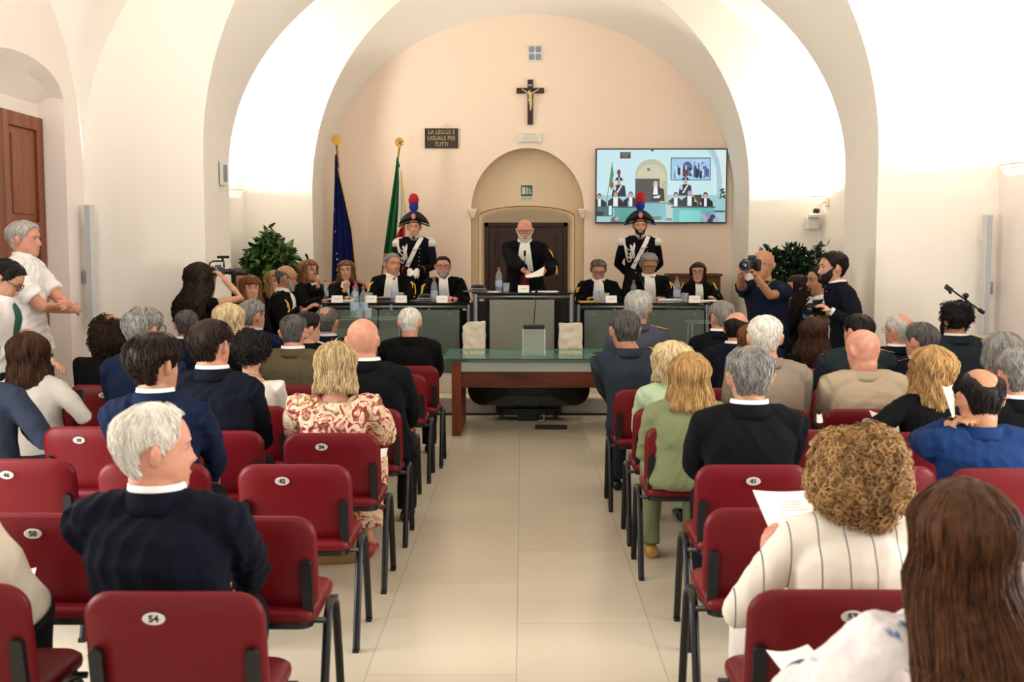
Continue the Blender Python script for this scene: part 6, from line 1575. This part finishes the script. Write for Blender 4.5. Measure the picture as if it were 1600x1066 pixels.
def Sguard(x, y, s=1.):
    Se(x - 2 * s, y - 85 * s, 16 * s, 26 * s, '#7A2434'); Sr(x - 9 * s, y - 64 * s, x + 7 * s, y - 42 * s, '#1A1C3A'); S([(x - 38 * s, y - 16 * s), (x + 38 * s, y - 16 * s), (x + 18 * s, y - 44 * s), (x - 18 * s, y - 44 * s)], '#14141E'); Se(x, y - 32 * s, 6 * s, 10 * s, '#D8C8C8', 8)
    Se(x, y - 2 * s, 17 * s, 20 * s, '#C09A86'); S([(x - 48 * s, y + 30 * s), (x - 62 * s, y + 120 * s), (x + 60 * s, y + 120 * s), (x + 50 * s, y + 30 * s), (x + 14 * s, y + 18 * s), (x - 14 * s, y + 18 * s)], '#171C26'); S([(x + 16 * s, y + 22 * s), (x + 26 * s, y + 28 * s), (x - 16 * s, y + 100 * s), (x - 28 * s, y + 94 * s)], '#DCE6EA'); Se(x - 36 * s, y + 48 * s, 13 * s, 22 * s, '#BCCCD8', 10)
Sguard(350, 452); Sguard(908, 450, .95)
def Sjudge(x, y, hair, wht=17, s=1., skin='#C49C88'):
    S([(x - 24 * s, y + 22 * s), (x - 62 * s, y + 52 * s), (x - 68 * s, y + 112 * s), (x + 68 * s, y + 112 * s), (x + 60 * s, y + 52 * s), (x + 24 * s, y + 22 * s)], '#14181E'); S([(x - wht * s, y + 20 * s), (x - wht * s, y + 105 * s), (x + wht * s, y + 105 * s), (x + wht * s, y + 20 * s)], '#E2ECF0')
    Se(x, y - 4 * s, 19 * s, 24 * s, hair); Se(x, y + 4 * s, 15 * s, 19 * s, skin)
Sjudge(185, 572, '#4A3428', 12); Sjudge(322, 556, '#7A7470', 19); Sjudge(449, 556, '#6A5A50', 14); Sjudge(828, 560, '#3A3636', 15); Sjudge(944, 546, '#8C8A88', 18); Sjudge(1078, 562, '#3A2A24', 11)
Se(657, 466, 20, 28, '#D8AC9C'); Se(657, 482, 15, 14, '#CFC8C4'); S([(630, 498), (620, 610), (735, 610), (728, 510), (690, 494)], '#1A1C24'); S([(643, 490), (636, 556), (678, 556), (672, 490)], '#E6EEF2'); S([(640, 570), (700, 560), (690, 585), (640, 586)], '#D8E0E0')
Sr(163, 655, 500, 668, '#3A5A5A'); Sr(310, 668, 500, 788, '#5AA09C'); Sr(500, 622, 790, 634, '#6E9A9C'); Sr(520, 634, 745, 770, '#7CB4BC'); Sr(745, 640, 805, 770, '#B4CCC0'); Sr(790, 655, 1160, 668, '#3A5C60'); Sr(805, 668, 1150, 788, '#5CB4B0'); Sr(860, 690, 1040, 788, '#78CCC8'); Sr(1150, 690, 1245, 706, '#3A6068'); Sr(163, 668, 300, 740, '#46605F')
Sr(163, 700, 220, 735, '#20282C'); Sr(630, 740, 705, 770, '#5E7C70'); Sr(750, 755, 800, 775, '#6E7C78'); Se(318, 775, 38, 34, '#6E6A70'); Se(335, 762, 18, 18, '#B4A8AC')
for x, y in ((1060, 740), (1100, 722), (1140, 745), (1080, 770), (1120, 775), (1170, 770)): Se(x, y, 24, 22, rr.choice(['#8A86B0', '#A8A4C4', '#3A3648', '#C4A8B0']))
Sr(425, 610, 440, 655, '#9CB8E0'); Sr(1030, 600, 1045, 645, '#B098C8'); S([(988, 580), (1010, 580), (1014, 618), (984, 618)], '#C8B85A'); S([(975, 560), (1045, 555), (1045, 620), (1010, 620)], '#4A3C34'); Sr(265, 650, 290, 730, '#C8ECF4')
for k in range(26): Se(1200 + rr.uniform(0, 40), 500 + rr.uniform(0, 90), 9, 6, '#2E4A34', 6)
me = bpy.data.meshes.new('screen_picture'); me.from_pydata(V_, [], F_); me.materials.append(sm); ca = me.color_attributes.new('Col', 'FLOAT_COLOR', 'CORNER'); i_ = 0
for p, c in zip(me.polygons, K_):
    for l in p.loop_indices: ca.data[l].color = c
o = bpy.data.objects.new('screen_picture', me); col.objects.link(o); o.parent = r

# wooden cabinet behind the right bench
a, b = U(1045, 428, Y=14.1), U(1126, 428, Y=14.1); r = empty('wooden_cabinet', ((a.x + b.x) / 2, 14.25, DAIS), 0, 'low panelled wooden cabinet against the end wall behind the right-hand judges', 'cabinet'); w_ = b.x - a.x; h_ = a.z - DAIS; cw = wood_mat('walnut_wood', '#6E4626', '#4E2E16', (1, 1, .1))
q = MB(); q.box((0, 0, h_ / 2), (w_, .32, h_)); q.build('carcass', cw, r, smooth=False, bevel=.005); q = MB(); q.box((0, -.01, h_ - .015), (w_ + .04, .36, .03)); q.build('top', cw, r, smooth=False, bevel=.004)
for sx in (-1, 1): q = MB(); q.box((sx * w_ / 4, -.168, h_ / 2), (w_ / 2 - .06, .018, h_ - .14)); q.box((sx * w_ / 4, -.176, h_ / 2), (w_ / 2 - .18, .018, h_ - .28)); q.build('door', cw, r, smooth=False, bevel=.008)

# ------------------------------------------------------------------ flags
brass = mat('brass', '#C9A24A', .25, metal=.9)
def flag(name, label, top, foot, Y0, cols, hang, zlen, finial):
    t, f = U(top[0], top[1], Y=Y0), U(foot[0], foot[1], Y=Y0); base = Vector((t.x + (f.x - t.x) * (t.z - DAIS) / (t.z - f.z), Y0, DAIS))
    r = empty(name, tuple(base), 0, label, 'flag', None); T_ = np.array(t - base); up = T_ / np.linalg.norm(T_)
    q = MB(); q.tube([(0, 0, .0), T_], .013, 12); q.build('pole', brass, r)
    q = MB(); q.lathe([(.002, 0), (.16, .0), (.165, .02), (.06, .04), (.03, .09), (.028, .1)], 20); q.build('foot', brass, r, sharp=40)
    q = MB(); e = T_
    if finial == 'disc': q.tube([e + np.array((0, -.012, .08)), e + np.array((0, .012, .08))], .062, 20); q.ball(e + np.array((0, 0, .01)), .02, 10, 8)
    else:
        for k in range(5): an = k * 2 * PI / 5 + PI / 2; q.tube([e + np.array((0, 0, .08)), e + np.array((.055 * math.cos(an), 0, .08 + .055 * math.sin(an)))], [.026, .004], 6)
        an = np.linspace(0, 2 * PI, 17); q.tube([e + np.array((.05 * math.cos(x), 0, .08 + .05 * math.sin(x))) for x in an], .009, 6); q.ball(e + np.array((0, 0, .01)), .018, 10, 8)
    q.build('finial', brass, r, sharp=40)
    # drapery: folded strips hanging from the pole
    n = 60; rows = 24; tot = cols; parts = []
    u0 = 0
    for ci, (nm, m_, share) in enumerate(cols):
        ns = max(6, int(n * share)); G = []; 
        for i in range(rows + 1):
            v = i / rows; row = []
            for j in range(ns + 1):
                u = u0 + share * j / ns
                if len(cols) == 3:
                    b1, b2 = .60 - .08 * v, 1 - .42 * float(sstep(.55, .8, v)); lo, hi = ((0, b1), (b1, b2), (b2, 1.))[ci]; u = lo + (hi - lo) * j / ns
                z = T_[2] - .10 - zlen * v
                pole_x = T_[0] * z / T_[2]
                if hang == 'left': xl = T_[0] - .005 - .075 * v ** .8; xr = max(pole_x, T_[0]) + .0 + .10 * min(1, v * 1.9)
                else: xl = pole_x - .01; xr = T_[0] + .015 + .05 * min(1, v * 2.2)
                x = xl + (xr - xl) * u; z -= u * (1 - v) * .18 + (.0 if hang == 'left' else u * .02)
                y = -.03 - .035 * math.sin(u * 19 + 2 * v) * (.35 + .65 * v)
                row.append((x + .012 * math.sin(u * 40), y, z))
            G.append(row)
        G = np.array(G); q = MB(); q.grid(G); q.grid((G + np.array((0, .004, 0)))[::-1]); pp = q.build(nm, m_, r, recalc=False); parts.append((pp, G)); u0 += share
    q = MB(); Gl = parts[-1][1]; q.tube([tuple(p) for p in Gl[:, -1]], .008, 5); allb = np.concatenate([g[1][-1] for g in parts]); q.tube([tuple(p) for p in allb], .009, 5); q.build('gold_fringe', gold_cord, r)
    return r, parts
eu = cloth('flag_blue', '#141C54', bump=(8, .4, .01)); fg = cloth('flag_green', '#1E5A34'); fw = cloth('flag_white', '#E4DFD2'); fr_ = cloth('flag_red', '#B8242C')
r1, p1 = flag('blue_flag', 'dark blue flag with gold stars and fringe on a brass pole, further left', (526, 228), (546, 440), 14.15, [('blue_cloth', eu, 1.0)], 'left', 1.7, 'disc')
q = MB(); G = p1[0][1]
for k in range(7):
    gi, gj = 10 + int(8 * abs(math.sin(k * .45))) , 6 + k * 2; c = G[min(gi + k, 23), min(gj, 16)] + np.array((0, -.008, 0)); pts = []
    for i in range(10): rr_ = .022 if i % 2 == 0 else .009; an = PI / 2 + i * PI / 5; pts.append((rr_ * math.cos(an), rr_ * math.sin(an)))
    q.prism(pts, .003, (c, (1, 0, 0), (0, 0, 1), (0, -1, 0)))
q.build('gold_stars', mat('star_gold', '#C9A83A', .5), p1[0][0], smooth=False)
flag('tricolour_flag', 'green, white and red flag with gold trim on a leaning brass pole beside the guard', (624, 232), (598, 420), 14.1, [('green_band', fg, .36), ('white_band', fw, .30), ('red_band', fr_, .34)], 'right', 1.25, 'star')

# ------------------------------------------------------------------ plants
leaf_d = mat('leaf_green', '#1E3A16', .35, mix=('#6A9440', 9, .45, .68)); leaf_b = mat('glossy_dark_leaf', '#142A18', .22, mix=('#2E5030', 12, .45, .7)); bark = mat('bark', '#4A3828', .9); terracotta = mat('dark_planter', '#2A2826', .6)
def plant(name, label, px, pyt, pyb, pxw, Y, n, m_, Lf, upright, fl_):
    t, b = U(px, pyt, Y=Y), U(px, pyb, Y=Y); wd = pxw / 1700 * Y / 2; rs = np.random.RandomState(int(px)); r = empty(name, (t.x, Y, fl_), 0, label, 'plant'); zt, zb = t.z - fl_, b.z - fl_; cz, hz_ = (zt + zb) / 2, (zt - zb) / 2; q = MB()
    for i in range(n):
        while True:
            d = rs.uniform(-1, 1, 3)
            if np.linalg.norm(d) < 1 or upright and abs(d[0]) < 1: break
        if not upright: d = d / (np.linalg.norm(d) + 1e-6) * rs.uniform(.55, 1.05)
        c = np.array((d[0] * wd, d[1] * wd * .8, cz + d[2] * hz_ * (1 + .12 * math.sin(6 * d[0] + 2)))); L_ = Lf * rs.uniform(.7, 1.25); w_ = L_ * (.48 if not upright else .42)
        ax = np.array((d[0], d[1] * 1.2 - .3, (.55 if upright else -.5))) + rs.normal(size=3) * .6; ax /= np.linalg.norm(ax); sd = np.cross(ax, rs.normal(size=3)); sd /= np.linalg.norm(sd); nn = np.cross(ax, sd)
        P_ = [c, c + ax * L_ * .35 + sd * w_ / 2 - nn * L_ * .05, c + ax * L_ * .35 + nn * 0 + nn * L_ * .05, c + ax * L_ * .35 - sd * w_ / 2 - nn * L_ * .05, c + ax * L_ * .7 + sd * w_ * .32 - nn * L_ * .08, c + ax * L_ * .7 + nn * L_ * .0, c + ax * L_ * .7 - sd * w_ * .32 - nn * L_ * .08, c + ax * L_ - nn * L_ * .12]
        q.add(P_, [(0, 1, 2), (0, 2, 3), (1, 4, 5, 2), (2, 5, 6, 3), (4, 7, 5), (5, 7, 6)])
    q.build('foliage', m_, r, recalc=False, smooth=False)
    q = MB()
    for k in range(9):
        a = rs.uniform(0, 2 * PI); q.tube([(.04 * math.cos(a), .04 * math.sin(a), .3), (wd * .3 * math.cos(a), wd * .3 * math.sin(a), zb + .2), (wd * .7 * math.cos(a), wd * .7 * math.sin(a), cz + hz_ * rs.uniform(.1, .7))], [.012, .009, .004], 6)
    q.build('stems', bark, r); q = MB(); q.lathe([(.002, 0), (.15, 0), (.2, .3), (.205, .34), (.18, .34), (.17, .31), (.002, .3)], 24); q.build('pot', terracotta, r, sharp=40)
    return r
plant('potted_fig', 'bushy green potted plant behind the left-hand seated group', 422, 366, 480, 74, 13.05, 2000, leaf_d, .12, False, DAIS)
plant('potted_laurel', 'dense dark glossy laurel standing behind the photographers', 1240, 392, 520, 84, 12.6, 2600, leaf_b, .10, True, DAIS)

# ------------------------------------------------------------------ column speakers, devices
spk = mat('speaker_body', '#D4D4D2', .5); grille_m = mat('speaker_grille', '#B9BDC0', .5, bump=(400, .3, .001))
def column_speaker(px_t, py_t, px_b, py_b, Y, label, wpx, sd):
    t, b = U(px_t, py_t, Y=Y), U(px_b, py_b, Y=Y); w_ = wpx / 1700 * Y; h_ = t.z - b.z
    r = empty('column_speaker', ((t.x + b.x) / 2, Y, b.z), 0, label, 'speaker'); q = MB(); q.box((0, 0, h_ / 2), (w_, .09, h_)); q.build('case', spk, r, smooth=False, bevel=.006)
    for z0_, z1_ in ((.01, h_ * .77), (h_ * .78, h_ - .01)): q = MB(); q.box((0, -.048, (z0_ + z1_) / 2), (w_ * .72, .008, z1_ - z0_)); q.build('grille', grille_m, r, smooth=False)
    q = MB()
    for zz in (.2, h_ - .2): q.box((0, .075, zz), (.04, .07, .05))
    q.build('wall_bracket', mat('white_lamp_metal', '#E8E2D6'), r, smooth=False); return r
column_speaker(142, 320, 142, 508, 9.26, 'slim grey column speaker on the left pier behind the seated row', 10, 1)
column_speaker(1542, 335, 1538, 523, 9.26, 'slim grey column speaker at the right corner behind the microphone stand', 10, -1)
# dome camera and sensor box on the right, small switch panel on the left pier reveal
c = U(1271, 349, Y=13.45); r = empty('dome_camera', tuple(c), 0, 'white wall device with black dome camera on top, right of the end wall', 'camera'); q = MB(); q.box((0, .07, .0), (.14, .13, .16)); q.build('housing', mat('white_vent', '#E4E2DC', .5), r, bevel=.025)
q = MB(); q.lathe([(.002, 0), (.085, 0), (.09, .03), (.07, .05), (.002, .055)], 20, (.02, .0, .07)); q.build('bracket', mat('white_vent', '#E4E2DC', .5), r, sharp=40); q = MB(); q.ball((.03, -.01, .15), .042, 16, 10); q.tube([(.03, -.01, .12), (.03, .09, .11)], .014, 8); q.build('black_dome', black_plastic, r)
c = U(343, 271, Y=9.95); r = empty('wall_switch_panel', (XC - 2.835, 9.95, c.z), 0, 'small white louvred panel on the left pier reveal', 'panel'); q = MB(); q.box((0, 0, 0), (.03, .16, .22)); q.build('frame', mat('white_vent', '#E4E2DC', .5), r, bevel=.005); q = MB()
for k in range(4): q.box((.018, -.045 + .03 * k, 0), (.008, .016, .15))
q.build('louvres', mat('grey_grille', '#8E98A8', .5), r, smooth=False)
c = U(368, 330, Y=12.55); r = empty('hanging_cable', (DX0 + .05, 12.55, c.z), 0, 'short black cable hanging below the left wall lamp', 'cable'); q = MB(); q.tube([(0, 0, .16), (.005, 0, .0), (.0, 0, -.1)], .006, 8); q.build('cable', black_plastic, r); q = MB(); q.tube([(0, 0, -.1), (0, 0, -.14), (0, 0, -.2)], [.012, .02, .004], 8); q.build('plug', black_plastic, r)
for (px, py, Y, lab) in ((134, 433, 9.33, 'small grey lock box on the wall left of the left column speaker'), (1547, 450, 9.33, 'small grey lock box on the wall right of the right column speaker')):
    c = U(px, py, Y=Y); q = MB(); q.box((0, 0, 0), (.022, .08, .11)); q.box((0, -.045, 0), (.010, .012, .07)); o = q.build('lock_box', mat('lock_grey', '#B4B2AC', .5), None, bevel=.003); o.location = c; tag(o, lab, 'box')
# boom microphone stand
Ym = 8.6; f = U(1506, 560, Y=Ym); r = empty('microphone_stand', (f.x, Ym, 0), 0, 'black boom microphone stand rising behind the curly-haired officer', 'microphone stand'); top = U(1506, 462, Y=Ym).z
q = MB(); q.tube([(0, 0, .05), (0, 0, top)], .010, 10); q.build('pole', black_metal, r); q = MB()
for k in range(3): an = k * 2 * PI / 3 + .4; q.tube([(0, 0, .14), (.32 * math.cos(an), .32 * math.sin(an), .012)], .009, 8)
q.build('tripod', black_metal, r); A_p, B_p = U(1484, 451, Y=Ym), U(1534, 487, Y=Ym); A_l, B_l = (A_p.x - f.x, 0, A_p.z), (B_p.x - f.x, 0, B_p.z)
q = MB(); q.tube([A_l, B_l], .007, 8); d = np.array(B_l) - np.array(A_l); d /= np.linalg.norm(d); q.tube([np.array(B_l) - d * .03, np.array(B_l) + d * .02], .016, 10); q.build('boom', black_metal, r, sharp=40)
q = MB(); q.ball((0, 0, top), .022, 10, 8); q.tube([(0, -.03, top), (0, .05, top)], .012, 8); q.build('clamp', black_plastic, r); q = MB(); q.box(np.array(A_l) + np.array((-.01, 0, .0)), (.06, .03, .035), rot3(0, .6, 0)); q.tube([np.array(A_l) + np.array((-.03, 0, .03)), np.array(A_l) + np.array((.01, 0, -.04))], .012, 8); q.build('clip', black_plastic, r, bevel=.003)

# ------------------------------------------------------------------ cameras held by people
lens_glass = mat('camera_lens_glass', '#1A2230', .05)
def dslr(label, px, py, Y, direction, s=1.):
    r = empty('photo_camera', tuple(U(px, py, Y=Y)), math.atan2(-direction[0], direction[1]), label, 'camera'); r.scale = (s, s, s)
    q = MB(); q.box((0, 0, 0), (.145, .06, .10)); q.box((0, 0, .062), (.06, .055, .035)); q.box((.055, .02, -.0), (.035, .05, .10)); q.build('camera_body', black_plastic, r, bevel=.010)
    q = MB(); R_ = []; an = np.linspace(0, 2 * PI, 24, endpoint=False)
    for y, ra in ((.028, .036), (.05, .038), (.09, .038), (.092, .042), (.14, .042), (.142, .047), (.175, .047), (.175, .040), (.16, .038)): R_.append(np.stack([ra * np.cos(an), np.full(24, y), ra * np.sin(an) - .005], 1))
    q.rings(R_); l = q.build('lens', black_metal, r, sharp=35); q = MB(); q.ball((0, .160, -.005), (.036, .008, .036), 20, 8); q.build('front_glass', lens_glass, l); return r
dslr('large black photo camera with long lens held up by the bald photographer', 1175, 414, 9.13, (-.55, -.85))
dslr('black photo camera carried at the waist by the photographer in white', 1276, 483, 9.33, (-.6, -.7))
r = empty('video_camera', tuple(U(338, 424, Y=9.3)), math.radians(-62), 'black video camera with top handle and microphone held by the camerawoman', 'camera'); r.scale = (.75, .55, .58)
q = MB(); q.box((0, .0, 0), (.11, .24, .11)); q.box((.0, -.14, .01), (.06, .07, .06)); q.build('camera_body', black_plastic, r, bevel=.012)
q = MB(); q.tube([(0, .11, -.005), (0, .20, -.005), (0, .20, -.005), (0, .24, -.005)], [.042, .042, .05, .052], 18); l = q.build('lens', black_metal, r, sharp=40); q = MB(); q.tube([(0, -.10, .05), (0, -.10, .12), (0, -.04, .15), (0, .12, .15), (0, .12, .06)], .014, 10); q.build('top_handle', black_plastic, r)
q = MB(); q.tube([(.0, .02, .21), (.0, .20, .21)], .020, 12); q.tube([(0, .10, .15), (0, .10, .2)], .018, 8); q.build('shotgun_microphone', mat('mic_foam', '#111113', .9), r, sharp=50); q = MB(); q.box((-.07, .05, .06), (.015, .10, .07)); q.build('blue_screen', mat('camera_screen_blue', '#20408C', .3), r, bevel=.003)
